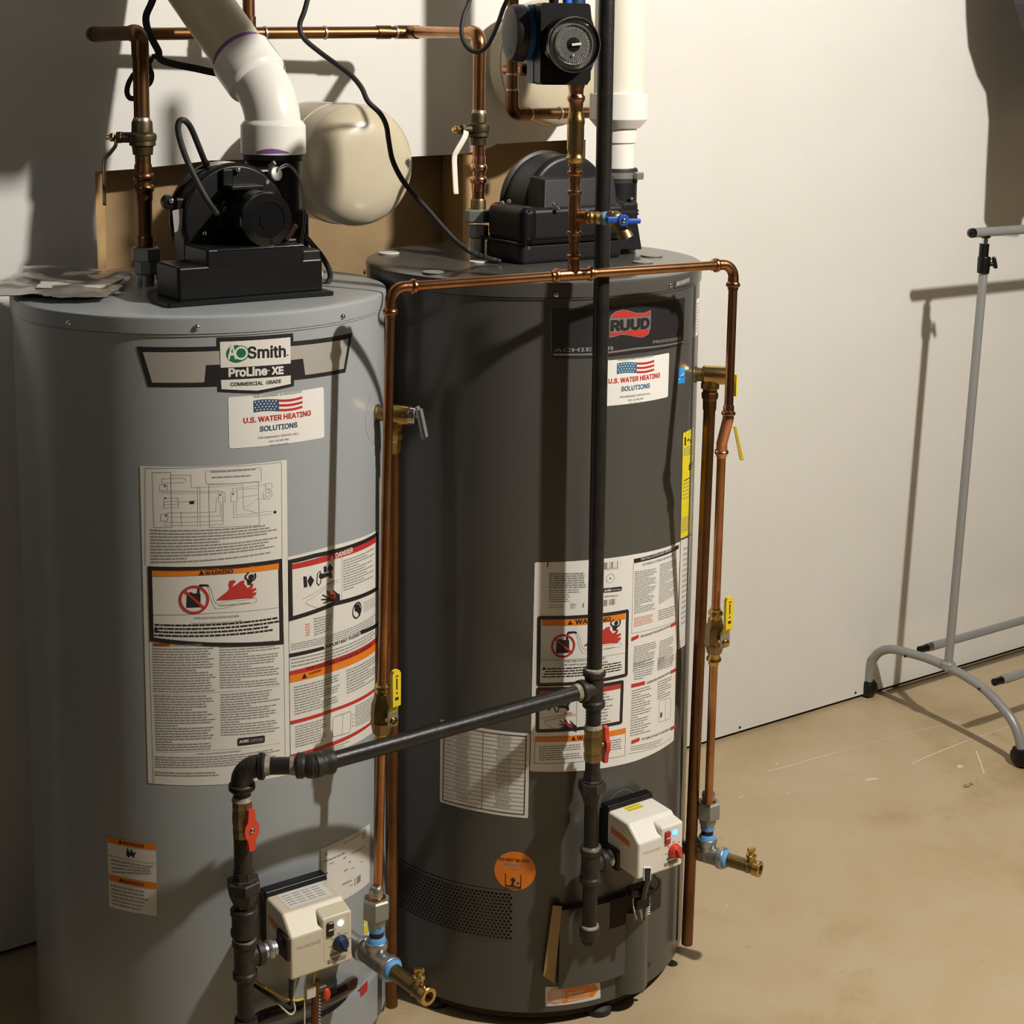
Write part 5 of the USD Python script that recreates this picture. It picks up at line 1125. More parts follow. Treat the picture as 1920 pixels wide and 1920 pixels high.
# motor: a ribbed can standing out toward the room
mo = V(1.146, -.515, 1.568)
obj('motor', [lathe(mo, -Y_, [(-.004, .056), (.010, .054), (.012, .049), (.085, .049), (.092, .046), (.094, .034), (.0945, .032), (.0925, .031), (.0925, .016), (.094, .015), (.094, .001)], 56)], 'gloss_black', bl, smooth=35)
obj('motor_bracket', rbox(mo + V(-.012, -.02, .052), (.030, .020, .004), .002), 'black_plastic', bl)
obj('motor_bracket', rbox(mo + V(-.036, -.006, .068), (.010, .005, .016), .003), 'black_plastic', bl); obj('motor_foot', rbox(mo + V(.032, -.04, -.048), (.03, .04, .012), .004), 'black_plastic', bl)
for x, y, Y in ((447, 319, -.522), (322, 377, -.51), (385, 439, -.525)):
    P = on_y(x, y, Y); obj('screw', screw(P, -Y_, .0052), 'chrome', bl)
ear = on_y(319, 379, -.505); obj('ear', [lathe(ear + Y_*.012, -Y_, [(0, .013), (.014, .013), (.015, .011)], 20), rbox(ear + V(.02, .008, -.004), (.022, .006, .010), .004)], 'black_plastic', bl, smooth=40)
obj('label_patch', mesh([on_y(*p, -.5165) for p in ((323, 395), (343, 390), (341, 430), (327, 436))], [(0, 2, 1), (0, 3, 2)]), 'wire_grey', bl, smooth=False)
hz = lambda x, y, Y=-.53: on_y(x, y, Y)
obj('pressure_hose', sweep(spline([hz(384, 303, -.47), hz(374, 278, -.49), hz(358, 240, -.51), hz(346, 226), hz(336, 228), hz(334, 246), hz(342, 277), hz(354, 308), hz(372, 345, -.545), hz(392, 380, -.56), hz(408, 402, -.58)], 8), .0052, 12), 'rubber', bl, smooth=True)
obj('hose_barb', lathe(hz(383, 302, -.47), unit(hz(388, 308, -.46) - hz(383, 302, -.47)), [(0, .0058), (.006, .0066), (.016, .0058)], 12), 'brass', bl)
sw_ = hz(512, 327, -.50)
obj('limit_switch', [lathe(sw_, unit(V(.3, -1, .2)), [(0, .013), (.010, .013), (.012, .010)], 20), cyl(sw_ + V(-.010, -.006, .014), sw_ + V(-.004, -.016, .022), .004), cyl(sw_ + V(-.020, -.004, -.010), sw_ + V(-.018, -.016, -.012), .004)], 'zinc_grey', bl, smooth=40)
for k in (0, 1):
    o = k*4
    obj('wire', sweep(spline([hz(517, 326, -.51), hz(527, 312 + o, -.515), hz(543, 309 + o, -.51), hz(560, 330 + o, -.50), hz(569 - o, 360, -.50), hz(573 - o, 395, -.50), hz(571 - o, 430, -.50), hz(567 - o, 455, -.50), hz(574, 465 + o, -.48), hz(588 - o, 481, -.46)], 8), .0012, 8), 'wire_grey', bl, smooth=True)
obj('power_cable', sweep(spline([hz(570, 440, -.50), hz(585, 458, -.49), hz(603, 480, -.49), hz(616, 503, -.50), hz(619, 520, -.50), hz(612, 532, -.50), hz(600, 534, -.49)], 8), .0050, 12), 'rubber', bl, smooth=True)
obj('cable_hook', sweep(spline([hz(600, 505, -.56), hz(596, 512, -.56), hz(600, 519, -.56), hz(604, 514, -.56), hz(602, 507, -.56)], 6), .0018, 8), 'wire_white', bl, smooth=True)
obj('side_box', rbox(((xR + fb(572, 487)[0])/2, -.54, zt1 + .004), (.018, .06, .010), .004), 'charcoal_plastic', bl)
obj('lever', rbox(hz(545, 436, -.60), (.005, .004, .017), .003, (unit(V(1, 0, -.8)), Y_, unit(V(.8, 0, 1)))), 'burner_brown', bl)
pg = on_z(283, 531, zl)
obj('plug', [rhull([pg + V(0, 0, .020), pg + V(.014, 0, .020), pg + V(.002, 0, .062), pg + V(.014, .0, .062), pg + V(0, .014, .02), pg + V(.004, .014, .062)], .005), cyl(pg + V(.007, 0, .058), pg + V(.004, 0, .078), .007), rbox(pg + V(.03, -.03, .014), (.022, .03, .010), .006)], 'black_plastic', bl, smooth=40)

# ------------------------------------------------------------------ white vent elbow of the grey tank
vp = thing('vent_pipe', 'cream vent pipe slanting back from a white elbow above the grey tank', 'pipe', (oc[0], oc[1], ot))
h0, h1 = ot + .001, on_y(513, 229, -.44)[2]
rr = pxm(oc)*60.5
c0 = V(oc[0], oc[1], h1)
dv_ = unit(V(-.20, .71, .68))
corner = c0 + Z_*.038
apath = arc(corner, Z_, dv_, .11, 14)
e1 = apath[-1]
obj('elbow', [lathe(V(oc[0], oc[1], h0), Z_, [(0, rr - .001), (.002, rr), (h1 - h0 - .006, rr), (h1 - h0 - .001, rr - .003), (h1 - h0 + .004, rr - .008)], 56), sweep(np.vstack([c0 - Z_*.005, apath, e1 + dv_*.008]), rr - .0085, 56), lathe(e1 + dv_*.0, dv_, [(0, rr - .0085), (.006, rr - .002), (.012, rr - .0005), (.066, rr), (.068, rr - .002)], 56)], 'pvc_white', vp, smooth=40)
pe = e1 + dv_*.067
tW = (0.012 - pe[1])/dv_[1]
obj('pipe', cyl(pe - dv_*.02, pe + dv_*tW, rr - .0068, 56), 'pvc_cream', vp)
obj('primer_stain', [lathe(pe - dv_*.001, dv_, [(0, rr - .0030), (.003, rr - .0060), (.013, rr - .0062), (.014, rr - .0068)], 56)], 'primer_purple', vp, label='purple primer ring at the joint')
th_ = np.linspace(math.radians(-145), math.radians(-88), 14); strip = []
zz = [h0 + .004 + .008*max(0, math.cos((k - 6)/5)) for k in range(14)]
vv = [V(oc[0] + (rr + .0004)*math.cos(a), oc[1] + (rr + .0004)*math.sin(a), h0 + .0035) for a in th_] + [V(oc[0] + (rr + .0004)*math.cos(a), oc[1] + (rr + .0004)*math.sin(a), z) for a, z in zip(th_, zz)]
obj('primer_stain', mesh(vv, [(i, i + 1, 14 + i) for i in range(13)] + [(i + 1, 15 + i, 14 + i) for i in range(13)]), 'primer_purple', vp, smooth=True)
obj('wall_collar', lathe(V(*(pe + dv_*tW)), -Y_, [(-.004, .085), (.008, .085), (.010, .075)], 40), 'pvc_white', vp)

# ------------------------------------------------------------------ blower and vent of the dark tank
br = thing('draft_blower', 'black draft blower with tall domed scroll on the dark tank lid', 'blower', (1.83, -.5, ZR))
f2 = lambda x, y, Y=-.60: on_y(x, y, Y)
zr = ZR + .0025
xl_, xr_ = on_y(916, 450, -.50)[0], f2(1168, 450)[0]
zA, zB, zC = f2(950, 505)[2], f2(950, 459)[2], f2(950, 388)[2]
obj('base', [rbox(((xl_ + .01 + xr_)/2, -.535, (zr + zB)/2), ((xr_ - xl_ - .01)/2, .065, (zB - zr)/2 + .003), .012)], 'charcoal_plastic', br, smooth=40)
obj('skirt', rbox(((xl_ + xr_)/2, -.535, zB + .001), ((xr_ - xl_)/2 + .002, .071, .0035), .003), 'gloss_black', br)
xm = f2(1000, 430)[0]
obj('motor_cover', rbox(((xl_ + xm)/2, -.555, (zB + zC)/2), ((xm - xl_)/2, .065, (zC - zB)/2), .016), 'black_plastic', br, smooth=40, label='rounded cover on the left of the blower')
obj('lower_housing', rbox(((xm + xr_)/2 - .01, -.535, (zB + zC)/2 - .003), ((xr_ - xm)/2 + .012, .062, (zC - zB)/2 - .004), .010), 'charcoal_plastic', br, smooth=40)
obj('cover_rib', sweep(spline([f2(985, 462, -.622), f2(985, 410, -.622), f2(987, 398, -.622), f2(993, 395, -.618)], 6), .003, 10), 'black_plastic', br, smooth=True)
dcx = on_y(1066, 385, -.53); dr = pxm(dcx)*96
obj('scroll_dome', [lathe(V(dcx[0], -.535, dcx[2]), Y_, [(0, dr - .012), (.004, dr - .004), (.012, dr), (.014, dr - .003), (.085, dr - .003), (.088, dr + .003), (.096, dr + .003)], 72)], 'charcoal_plastic', br, smooth=40, label='domed fan scroll')
mb0, mb1 = f2(1016, 378, -.57), f2(1112, 337, -.57)
obj('raised_panel', [rhull([V(mb0[0], -.578, mb0[2] - .02), V(mb1[0] + .05, -.578, mb0[2] - .02), V(mb0[0] + .010, -.565, mb1[2]), V(mb1[0] + .05, -.565, mb1[2]), V(mb0[0] - .002, -.53, mb0[2] - .02), V(mb1[0] + .05, -.53, mb0[2] - .02), V(mb0[0] + .004, -.53, mb1[2] + .004), V(mb1[0] + .05, -.53, mb1[2] + .004)], .005)], 'charcoal_plastic', br, smooth=40)
rc = f2(1146, 410, -.555); rcr = pxm(rc)*45
obj('motor_disc', lathe(V(rc[0], -.53, rc[2] - .006), -Y_, [(0, rcr), (.022, rcr), (.028, rcr - .006), (.030, rcr - .014), (.030, .001)], 56), 'charcoal_plastic', br, smooth=40)
vx = on_y(1158, 290, -.49); vr = pxm(vx)*33
b1, b2, b3, b4 = [on_y(1169, y, -.49)[2] for y in (314, 341, 395, 470)]
obj('outlet', [cyl(V(vx[0], -.49, b3 - .08), V(vx[0], -.49, b2 + .004), vr + .005, 48), rbox((vx[0] - .02, -.49, b3 - .02), (vr + .005, .05, .045), .01)], 'charcoal_plastic', br, smooth=40)
obj('flared_shield', rhull([on_y(*q, Y) for Y in (-.560, -.572) for q in ((1160, 398), (1190, 398), (1201, 466), (1125, 466))], .002), 'charcoal_plastic', br)
obj('rubber_boot', lathe(V(vx[0], -.49, b2), Z_, [(0, vr + .006), (b1 - b2 - .004, vr + .006), (b1 - b2, vr + .004), (b1 - b2, vr + .001)], 48), 'rubber', br, smooth=40)
cz = on_y(1169, 327, -.49)[2]
obj('hose_clamp', [lathe(V(vx[0], -.49, cz - .0065), Z_, [(0, vr + .0060), (.0005, vr + .0072), (.0125, vr + .0072), (.013, vr + .0060)], 48), rbox((vx[0] + .02, -.49 - vr - .010, cz), (.010, .006, .008), .003)], 'silver_line', br, smooth=40)
for x, y, Y in ((955, 378, -.60), (1039, 383, -.60), (1047, 391, -.605), (1184, 373, -.54), (991, 465, -.625), (1158, 388, -.588), (940, 504, -.62), (943, 381, -.60)):
    P = on_y(x, y, Y); obj('screw', screw(P, unit(V(0, -1, .8)), .0046), 'chrome', br)
for y in (395, 401): 
    P = on_y(1192, y, -.53); obj('outlet_bolt', cyl(P - X_*.01, P + X_*.006, .0028, 12), 'charcoal_plastic', br)
v2 = thing('vent_pipe', 'ivory vertical vent pipe with white reducer above the dark tank', 'pipe', (vx[0], -.49, b1))
zq = lambda y: on_y(1158, y, -.49)[2]
kk = pxm(vx)
obj('lower_pipe', cyl(V(vx[0], -.49, b1 - .03), V(vx[0], -.49, zq(262)), kk*31.5, 48), 'pvc_white', v2)
obj('reducer', [lathe(V(vx[0], -.49, zq(267)), Z_, [(0, kk*34), (.002, kk*35), (zq(241) - zq(267), kk*35), (zq(239) - zq(267), kk*41), (zq(224) - zq(267), kk*54), (zq(222) - zq(267), kk*54.5), (zq(176) - zq(267), kk*54.5), (zq(175) - zq(267), kk*53)], 64)], 'pvc_white', v2, smooth=30)
obj('pipe', cyl(V(vx[0], -.49, zq(180)), V(vx[0], -.49, CEIL - .01), kk*47, 64), 'pvc_ivory', v2)

# ------------------------------------------------------------------ expansion tanks
def exp_tank(label, cx, cz, r, y0, y1, axis_tilt=0., lab=True):
    t = thing('expansion_tank', label, 'expansion tank', (cx, y1, cz)); a = V(0, -1, axis_tilt); a = unit(a); o = V(cx, y1, cz); L = y1 - y0
    prof = [(0, .02), (.004, .05)] + [(.075*(1 - math.cos(b)), r*math.sin(b)) for b in np.linspace(.5, math.pi/2, 8)] + [(L*.62, r), (L*.625, r + .0022), (L*.645, r + .0022), (L*.65, r)] + [(L - .055*(1 - math.sin(b)) if False else L - .055 + .055*math.sin(b), r*math.cos(b)**.55 if b < 1.5 else 0.001) for b in np.linspace(.05, math.pi/2, 12)]
    obj('shell', lathe(o, a, prof, 72), 'beige_paint', t, smooth=35)
    if lab:
        vs, fs = [], []
        n = 7; h = np.linspace(L*.70, L*.86, n); aa = np.linspace(lab[0], lab[1], 13)
        u, w = X_, Z_
        hr_ = np.interp(h, [q[0] for q in prof], [q[1] for q in prof])
        P = np.array([[o + a*hh + (rr_ + .0007)*(math.cos(b)*u + math.sin(b)*w) for b in aa] for hh, rr_ in zip(h, hr_)]).reshape(-1, 3)
        for i in range(n - 1):
            for j in range(12): k = i*13 + j; fs += [(k, k + 13, k + 1), (k + 1, k + 13, k + 14)]
        obj('label', mesh(P, fs), 'sticker', t, smooth=True, label='printed white label on the dome end')
        bars = []
        for i in range(4):
            for j in range(9):
                hh = L*(.72 + .035*i); rr_ = np.interp(hh, [q[0] for q in prof], [q[1] for q in prof]); b = aa[0] + (aa[-1] - aa[0])*(j + .5)/9
                nn = math.cos(b)*u + math.sin(b)*w
                bars.append(bx(o + a*hh + (rr_ + .0012)*nn, (.0025, .0003, .0048), (a, nn, np.cross(a, nn))))
        obj('label_print', bars, 'print_pale', t, smooth=False, kind='stuff')
    obj('stub', cyl(o, V(cx, .0, cz), .012), 'aged_copper', t)
    return t
ec = on_y(601, 301, -.15); er = pxm(ec)*110
exp_tank('beige expansion tank with printed label lying behind the vent elbow', ec[0], ec[2], er, -.360, -.045, lab=(-.62, .30))
e2 = on_y(1042, 118, -.14); e2r = pxm(e2)*118
exp_tank('round beige expansion tank half hidden behind the blue pump', e2[0], e2[2], e2r, -.19, -.02, lab=None)

# ------------------------------------------------------------------ cold header with its two risers, and the loop behind the pump
R3, R3h = .0140, .0122
hdr = thing('copper_header', 'old brown copper header along the wall with two risers', 'pipe', (1.35, -.12, 1.89))
rl = on_y(262, 62, -.36); rrx = on_y(899, 62, -.455)
hl = on_x(178, 60, rl[0]); hrp = on_y(768, 60, -.165)
hl = V(rl[0], max(-.07, min(hl[1], -.03)) - .03, rl[2]); 
dh = unit(hrp - hl)
rl_t = V(rl[0], rl[1], rl[2]); e_l = unit(hl - rl_t)
obj('elbow', sweep(np.vstack([hl - e_l*.03, arc(hl, e_l, dh, .016, 10), hl + dh*.03]), R3h + .0022, 24), 'aged_copper', hdr)
obj('pipe', cyl(hl + dh*.02, hrp - dh*.02, R3h), 'aged_copper', hdr)
for x in (497, 609, 742):
    P = on_y(x, 60, hl[1] + (hrp[1] - hl[1])*((x - 178)/(768 - 178)))
    obj('solder_joint', lathe(V(P[0], P[1], hl[2] + (hrp[2] - hl[2])*((P[0] - hl[0])/(hrp[0] - hl[0]))) - dh*.003, dh, [(0, R3h), (.001, R3h + .0022), (.005, R3h + .0022), (.006, R3h)], 20), 'solder', hdr)
obj('coupling', cyl(hrp - dh*.075, hrp - dh*.045, R3h + .002), 'aged_copper', hdr)
tr_c = V(rrx[0], rrx[1], rrx[2]); e_r = unit(tr_c - hrp)
obj('elbow', sweep(np.vstack([hrp - dh*.03, arc(hrp, dh, e_r, .016, 10), hrp + e_r*.035]), R3h + .0020, 24), 'aged_copper', hdr)
obj('pipe', cyl(hrp + e_r*.02, tr_c - e_r*.03, R3h), 'copper', hdr)
obj('elbow', sweep(np.vstack([tr_c - e_r*.035, arc(tr_c, e_r, -Z_, .024, 12), tr_c - Z_*.035]), R3h + .0020, 24), 'copper', hdr)
lsock = rl_t + e_l*.0
obj('pipe', cyl(hl - e_l*.02, rl_t + e_l*.03, R3h + .001), 'aged_copper', hdr)
obj('elbow', sweep(np.vstack([rl_t + e_l*.035, arc(rl_t, -e_l, -Z_, .022, 12), rl_t - Z_*.042]), R3 + .0015, 24), 'aged_copper', hdr)
LB = V(rl_t[0], rl_t[1], ZL + .003); LA = rl_t
RB = V(tr_c[0], tr_c[1], ZR + .003); RA = tr_c
sL = vsteps(LA, LB, (85, 226, 243, 290, 308, 345, 466, 476, 500, 512)); sR = vsteps(RA, RB, (90, 212, 225, 272, 293, 330, 395, 411, 433, 452))
for (s_, r, mt_, m2, ttl, c_) in ((sL, R3, 'aged_copper', 'aged_copper', ZL, LA), (sR, R3h, 'copper', 'bright_copper', ZR, RA)):
    obj('riser', cyl(c_ - Z_*.03, s_[1], r), mt_, hdr); obj('solder_joint', lathe(s_[1] + Z_*.006, -Z_, [(0, r), (.003, r + .0020), (.010, r + .0025)], 20), 'solder', hdr)
    obj('riser', cyl(s_[3], s_[6], r), mt_, hdr)
    obj('coupling', [press(s_[4], -Z_, .036, r), press(s_[5] - Z_*.030, Z_, .036, r)], m2, hdr)
    obj('adapter', lathe(s_[6] + Z_*.024, -Z_, [(0, r + .001), (.004, r + .003), (.026, r + .0035)], 24), 'bronze' if r < .013 else 'aged_copper', hdr)
    obj('dielectric_union', [hexa(s_[6] + Z_*.003, -Z_, 0, .026, .0275, .2, .003), lathe(s_[7] - Z_*.012, -Z_, [(0, .021), (.022, .021), (.026, .016)], 8)], 'zinc_grey', hdr, smooth=20)
    obj('nipple', cyl(s_[8], V(c_[0], c_[1], ttl - .004), .0150), 'galvanized', hdr)
def lever_valve(label, a, b, c_, d, r, n, lev, m, lf_):
    t = thing('lever_valve', label, 'valve', b)
    H = a[2] - d[2]
    obj('valve_body', [lathe(a, -Z_, [(0, r + .003), (.004, r + .0045), (a[2] - b[2] + .004, r + .005), (a[2] - b[2] + .008, r + .0105), (.46*H, r + .0115), (.58*H, r + .0105), (.60*H, r + .009), (.72*H, r + .0095), (.76*H, r + .005), (H, r + .0035)], 32)], m, t, smooth=30)
    C = V(b[0], b[1], a[2] - .5*H); w = np.cross(Z_, n)
    obj('stem', [cyl(C + n*(r + .004), C + n*(r + .030), .0095, 20), hexa(C + n*(r + .022), n, 0, .010, .0115)], 'dark_bronze', t, smooth=30)
    obj('stem_nut', [hexa(C + n*(r + .036), n, 0, .008, .0085), cyl(C + n*(r + .03), C + n*(r + .05), .0045)], 'brass', t, smooth=30)
    p = [C + n*(r + .033) + Z_*.010, C + n*(r + .033) - Z_*.012]
    obj('lever', sweep(spline(lev, 6), .0036, 12, flat=lf_), 'pvc_ivory' if lf_[0] > .004 else 'dark_bronze', t, smooth=True, label='long flat lever hanging down')
    return t
nl = unit(V(-RT[0], -RT[1], 0)); dl = depth(sL[2])
lv = lambda x, y, k: at_depth(x, y, dl + k)
lever_valve('dark bronze valve with hanging lever on the riser by the blower', sL[1], sL[2], None, sL[3], R3, nl, [lv(216, 258, .0), lv(217, 272, -.002), lv(207, 286, -.004), lv(196, 300, -.006), lv(195, 330, -.006), lv(196, 385, -.006)], 'dark_bronze', (.0026, .0075, nl))
dr_ = depth(sR[2]); lw = lambda x, y, k: at_depth(x, y, dr_ + k)
nl2 = unit(V(-RT[0], -RT[1], 0)*.8 + V(-FW[0], -FW[1], 0)*.6)
lever_valve('bronze valve with ivory lever on the riser before the studs', sR[1], sR[2], None, sR[3], R3h, nl2, [lw(874, 246, -.03), lw(871, 258, -.034), lw(856, 284, -.04), lw(852, 296, -.04), lw(853, 330, -.04), lw(855, 364, -.04)], 'dark_bronze', (.0064, .0024, nl2))
# vertical feed into the header at the top, and the brown loop in front of the second expansion tank
fd = on_y(467, 58, (hl[1] + hrp[1])/2)
obj('feed_pipe', [cyl(V(fd[0], fd[1] , hl[2]), V(fd[0], fd[1], CEIL - .01), R3h), lathe(V(fd[0], fd[1], hl[2] + .01), Z_, [(0, R3h + .002), (.03, R3h + .002), (.031, R3h)], 24)], 'aged_copper', hdr)
lp = thing('copper_loop', 'brown copper loop turning behind the blue pump', 'pipe', on_y(962, 212, -.235))
c1, c2 = on_y(960, 214, -.235), on_y(1075, 212, -.235)
dl_ = unit(c2 - c1)
obj('pipe', cyl(c1 + Z_*.02, V(c1[0], c1[1], CEIL - .01), R3h), 'aged_copper', lp)
obj('elbow', [sweep(np.vstack([c1 + Z_*.05, arc(c1, -Z_, dl_, .020, 12), c1 + dl_*.045]), R3h + .0022, 24)], 'aged_copper', lp)
obj('pipe', cyl(c1 + dl_*.04, c2 + dl_*.05, R3h), 'aged_copper', lp)
for P, ax in ((c1 + Z_*.052, Z_), (c1 + Z_*.085, Z_), (c1 + dl_*.047, dl_), (on_y(1049, 212, -.235), dl_)):
    obj('solder_joint', lathe(P - ax*.003, ax, [(0, R3h), (.001, R3h + .0023), (.005, R3h + .0023), (.006, R3h)], 20), 'solder', lp)
st = on_y(980, 131, -.215)
obj('tank_stub', [lathe(st, unit(V(.1, -1, 0)), [(-.06, .010), (-.008, .010), (-.006, .0135), (.006, .0135), (.007, .008), (-.03, .008)], 24)], 'copper', lp)

# ------------------------------------------------------------------ cords
def cord(name, label, pts, r, m='rubber', flat=None, k=8):
    P = [at_depth(x, y, d) for x, y, d in pts]
    obj(name, sweep(spline(P, k), r, 12, flat), m, None, smooth=True, label=label, cat='cord')
pd = depth(q83)
cord('power_cord', 'thin black cord hanging in a loop at the right copper elbow', [(884, -12, pd + .32), (878, 8, pd + .32), (869, 30, pd + .31), (865, 58, pd + .30), (870, 80, pd + .29), (882, 94, pd + .28), (897, 97, pd + .27), (912, 88, pd + .25), (925, 66, pd + .22), (936, 38, pd + .18), (944, 15, pd + .14), (955, -8, pd + .12)], .0042)
bd_ = depth(on_y(935, 490, -.60))
cord('power_cord', 'long black cord dropping across the wall to the dark tank blower', [(580, -14, 2.86), (571, 20, 2.86), (562, 48, 2.86), (570, 72, 2.86), (600, 98, 2.86), (630, 120, 2.85), (660, 143, 2.84), (678, 165, 2.83), (690, 190, 2.82), (712, 212, 2.82), (724, 235, 2.81), (729, 265, 2.80), (736, 300, 2.79), (753, 335, 2.78), (778, 367, 2.77), (805, 397, 2.76), (832, 428, 2.75), (858, 455, 2.74), (885, 473, 2.73), (912, 483, bd_ - .03), (938, 490, bd_)], .0047)
fz = RT + UP
cord('power_cord', 'flat black cord knotted behind the left riser', [(291, -12, 2.95), (283, 8, 2.95), (274, 30, 2.95), (276, 52, 2.95), (286, 75, 2.95), (297, 96, 2.95), (298, 106, 2.95), (306, 114, 2.95), (330, 121, 2.95), (365, 128, 2.95), (402, 136, 2.96), (440, 142, 2.97)], .004, flat=(.0068, .0028, fz))
cord('power_cord', 'small hanging loop of flat black cord behind the left riser', [(300, 108, 2.955), (288, 106, 2.955), (281, 116, 2.955), (280, 126, 2.96), (284, 138, 2.96), (283, 152, 2.965), (274, 166, 2.97), (258, 182, 2.98), (244, 184, 2.98), (238, 172, 2.98), (242, 154, 2.98), (252, 138, 2.98), (262, 128, 2.975), (275, 120, 2.96)], .004, flat=(.0050, .0028, fz))

# ------------------------------------------------------------------ bag of papers on the grey lid
bag = thing('manual_bag', 'clear plastic bag of papers lying over the grey tank lid edge', 'bag', on_z(110, 545, ZL))
ring_ = [(-12, 560), (-10, 540), (30, 519), (40, 508), (100, 508), (165, 508), (215, 507), (255, 514), (252, 522), (228, 545), (206, 562), (170, 566), (110, 566), (60, 560), (20, 562)]
pz = ZL + .006
ctr_ = np.array([on_z(*q, pz)[:2] for q in ring_])
sh = Polygon(ctr_)
def sheet_(poly, z0, amp, n, seed, name, m, lab=None, thick=.0012):
    b = poly.bounds; gx, gy = np.meshgrid(np.linspace(b[0], b[2], n), np.linspace(b[1], b[3], n)); pts = np.c_[gx.ravel(), gy.ravel()]
    import meshkit
    z = z0 + amp*(meshkit.fbm(np.c_[pts*14, np.full(len(pts), seed*1.)], 3, seed) - .3)
    idx = np.array([[shapely.contains_xy(poly, *p) for p in pts]]).ravel()
    I = np.arange(n*n).reshape(n, n); f = []
    for i in range(n - 1):
        for j in range(n - 1):
            a, b_, c, d = I[i, j], I[i, j + 1], I[i + 1, j + 1], I[i + 1, j]
            if idx[[a, b_, c, d]].all(): f += [(a, b_, c), (a, c, d)]
    top_ = mesh(np.c_[pts, z], f); bot = top_.copy(); bot.vertices[:, 2] -= thick; bot.invert()
    mm = trimesh.util.concatenate([top_, bot]); mm.remove_unreferenced_vertices()
    obj(name, mm, m, bag, smooth=60, label=lab)
mat('paper_stack', (.50, .46, .40), .7)
sheet_(affinity.rotate(affinity.scale(sh, .80, .78), 4), ZL + .006, .006, 40, 3, 'papers', 'paper_stack')
sheet_(affinity.translate(affinity.rotate(affinity.scale(sh, .62, .60), -9), .03, -.01), ZL + .012, .006, 40, 5, 'papers', 'sticker')
sheet_(sh, ZL + .011, .016, 70, 8, 'bag_skin', 'poly_bag', 'crinkled clear plastic')

# ------------------------------------------------------------------ rolling garment rack by the wall
rack = thing('garment_rack', 'grey metal rolling garment rack beside the wall on the right', 'rack', (3.33, -.297, 0))
RX = 3.33
rr_ = .0128
def rack_end(RX, mirror=False):
    X = lambda x, y: on_x(x, y, 3.33) + V(RX - 3.33, 0, 0)
    base = [X(1627, 1292), X(1629, 1270), X(1634, 1245), X(1643, 1228), X(1658, 1219), X(1678, 1218), X(1710, 1226), X(1740, 1235), X(1775, 1250), X(1810, 1268), X(1845, 1292), X(1875, 1322), X(1897, 1350), X(1910, 1380), X(1916, 1412)]
    obj('base_bow', sweep(spline(base, 6), rr_, 16), 'rack_grey', rack, smooth=True)
    for q in ((1703, 1229), (1842, 1290)): obj('bolt_hole', lathe(X(*q) - X_*(rr_ + .0004), -X_, [(0, .0042), (.0006, .0042), (.0007, .003)], 14), 'dark_parts_and_shade', rack)
    for q, fl in ((base[0], V(0, 0, 0)), (base[-1], V(0, 0, 0))):
        c = V(q[0] + .004, q[1] + .004, .0285)
        obj('caster', [lathe(c - X_*.016, X_, [(-.004, .016), (.001, .0255), (.010, .0285), (.022, .0285), (.031, .0255), (.036, .016)], 28), cyl(V(q[0], q[1], .035), V(q[0], q[1], q[2] + .004), rr_ - .001), rbox(V(q[0], q[1] + .006, .042), (.014, .018, .012), .006)], 'black_plastic', rack, smooth=40)
    p0, p1 = X(1778, 1246), on_y(1845, 500, -.2966) + V(RX - 3.33, 0, 0)
    p0 = V(p0[0], -.2966, p0[2]) if False else p0
    obj('pole', cyl(p0, p1, .0118), 'rack_grey', rack)
    obj('pole_saddle', lathe(p0 - Z_*.01, p1 - p0, [(0, .020), (.014, .020), (.020, .014)], 24), 'rack_grey', rack)
    Yp = lambda x, y: on_y(x, y, -.2966) + V(RX - 3.33, 0, 0)
    ax = unit(p1 - p0)
    a, b, c, d = Yp(1843, 512), Yp(1844, 481), Yp(1846, 457), Yp(1848, 446)
    obj('collar', [lathe(a, ax, [(0, .0160), (np.linalg.norm(b - a) - .004, .0175), (np.linalg.norm(b - a), .0150)], 28), cyl(b - ax*.004, c, .0128)], 'black_plastic', rack, smooth=40)
    obj('inner_tube', cyl(c - ax*.02, d + ax*.01, .0072), 'chrome', rack)
    kd = unit(V(RT[0], RT[1], 0))
    kp = (a + b)/2 + ax*.002
    obj('clamp_knob', [cyl(kp + kd*.012, kp + kd*.026, .006), rbox(kp + kd*.030 + Z_*.004, (.005, .008, .016), .004, (unit(kd + Z_*.25), np.cross(Z_, kd), unit(Z_ - kd*.25)))], 'black_plastic', rack, smooth=40)
    obj('bar_saddle', rbox(d + Z_*.006, (.012, .008, .007), .003), 'black_plastic', rack)
    return p0, base
rack_end(RX); rack_end(RX + 1.02)
ba = on_y(1822, 437, -.2966); bb = V(ba[0] + 1.16, -.2966, ba[2] - .004)
obj('hanging_bar', cyl(ba, bb, .0128), 'rack_grey', rack)
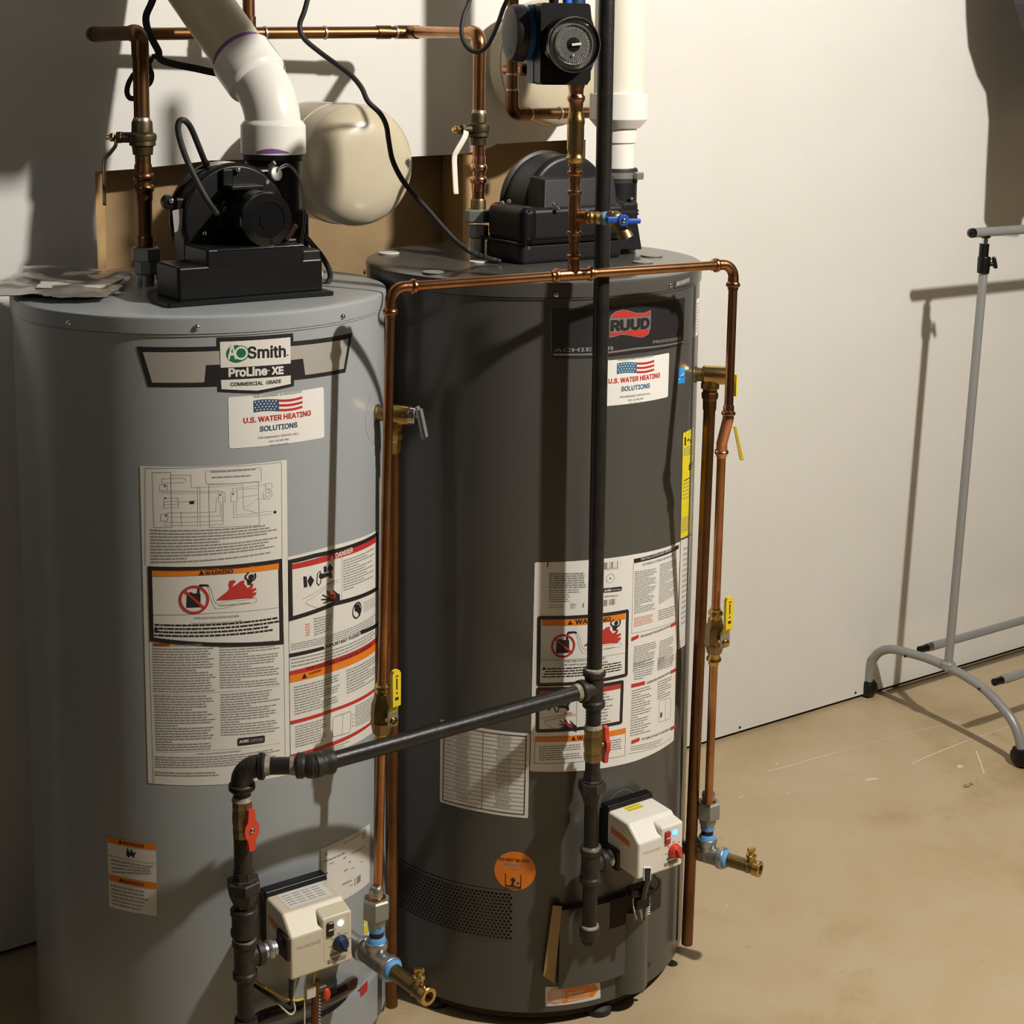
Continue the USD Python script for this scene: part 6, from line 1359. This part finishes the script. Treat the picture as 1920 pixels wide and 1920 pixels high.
for P, a in ((ba, -X_), (bb, X_)): obj('end_cap', lathe(P - a*.006, a, [(0, .0132), (.008, .0132), (.013, .0110), (.017, .006), (.018, .001)], 24), 'gloss_black', rack, smooth=40)
s1 = on_x(1722, 1219, 3.34); s2 = on_x(1862, 1280, 3.34)
for P in (s1, s2):
    Q = V(3.33 + 1.01, P[1], P[2])
    obj('shelf_rail', cyl(P + X_*.035, Q, .0115), 'rack_grey', rack); obj('rail_plug', cyl(P + X_*.004, P + X_*.050, .0100), 'black_plastic', rack); obj('rail_sleeve', cyl(P + X_*.052, P + X_*.10, .0124), 'rack_grey', rack)

# ------------------------------------------------------------------ unseen coat, out of view on the right, outlined back from its wall shadow
def back_to(x, y, Y):
    W = on_y(x, y, 0); t = (Y - W[1])/(LAMP[1] - W[1]); return W + (LAMP - W)*t
outl = [back_to(x, y, -.27) for x, y in ((1812, -120), (1815, 40), (1819, 95), (1836, 150), (1853, 182), (1858, 235), (1853, 330), (1849, 428), (1905, 432), (1912, 398), (1960, 402), (2060, 398), (2075, 300), (2070, 180), (2090, 60), (2080, -120))]
coat = thing('unseen_coat', 'dark coat on a wooden hanger hung high beside the garment rack', 'coat', (outl[0][0], -.27, 1.6))
pg_ = Polygon([(p[0], p[2]) for p in outl]).buffer(-.012).buffer(.012)
tops = pg_.bounds
obj('body', [prism(pg_, V(0, -.25, 0), X_, Z_, V(0, -.045, 0))], 'coat_cloth', coat, smooth=40)
cxm = (tops[0] + tops[2])/2
obj('hanger', [sweep(spline([V(tops[0] + .03, -.272, tops[3] - .004), V(cxm, -.272, tops[3] + .05), V(tops[2] - .03, -.272, tops[3] - .004)], 8), .009, 12), sweep(spline([V(cxm, -.272, tops[3] + .05), V(cxm, -.272, tops[3] + .10), V(cxm + .02, -.27, tops[3] + .12)], 6), .0025, 8)], 'hanger_wood', coat, smooth=True)
obj('ceiling_rod', cyl(V(cxm + .02, -.27, tops[3] + .12), V(cxm + .02, -.27, CEIL), .005), 'zinc_grey', coat)
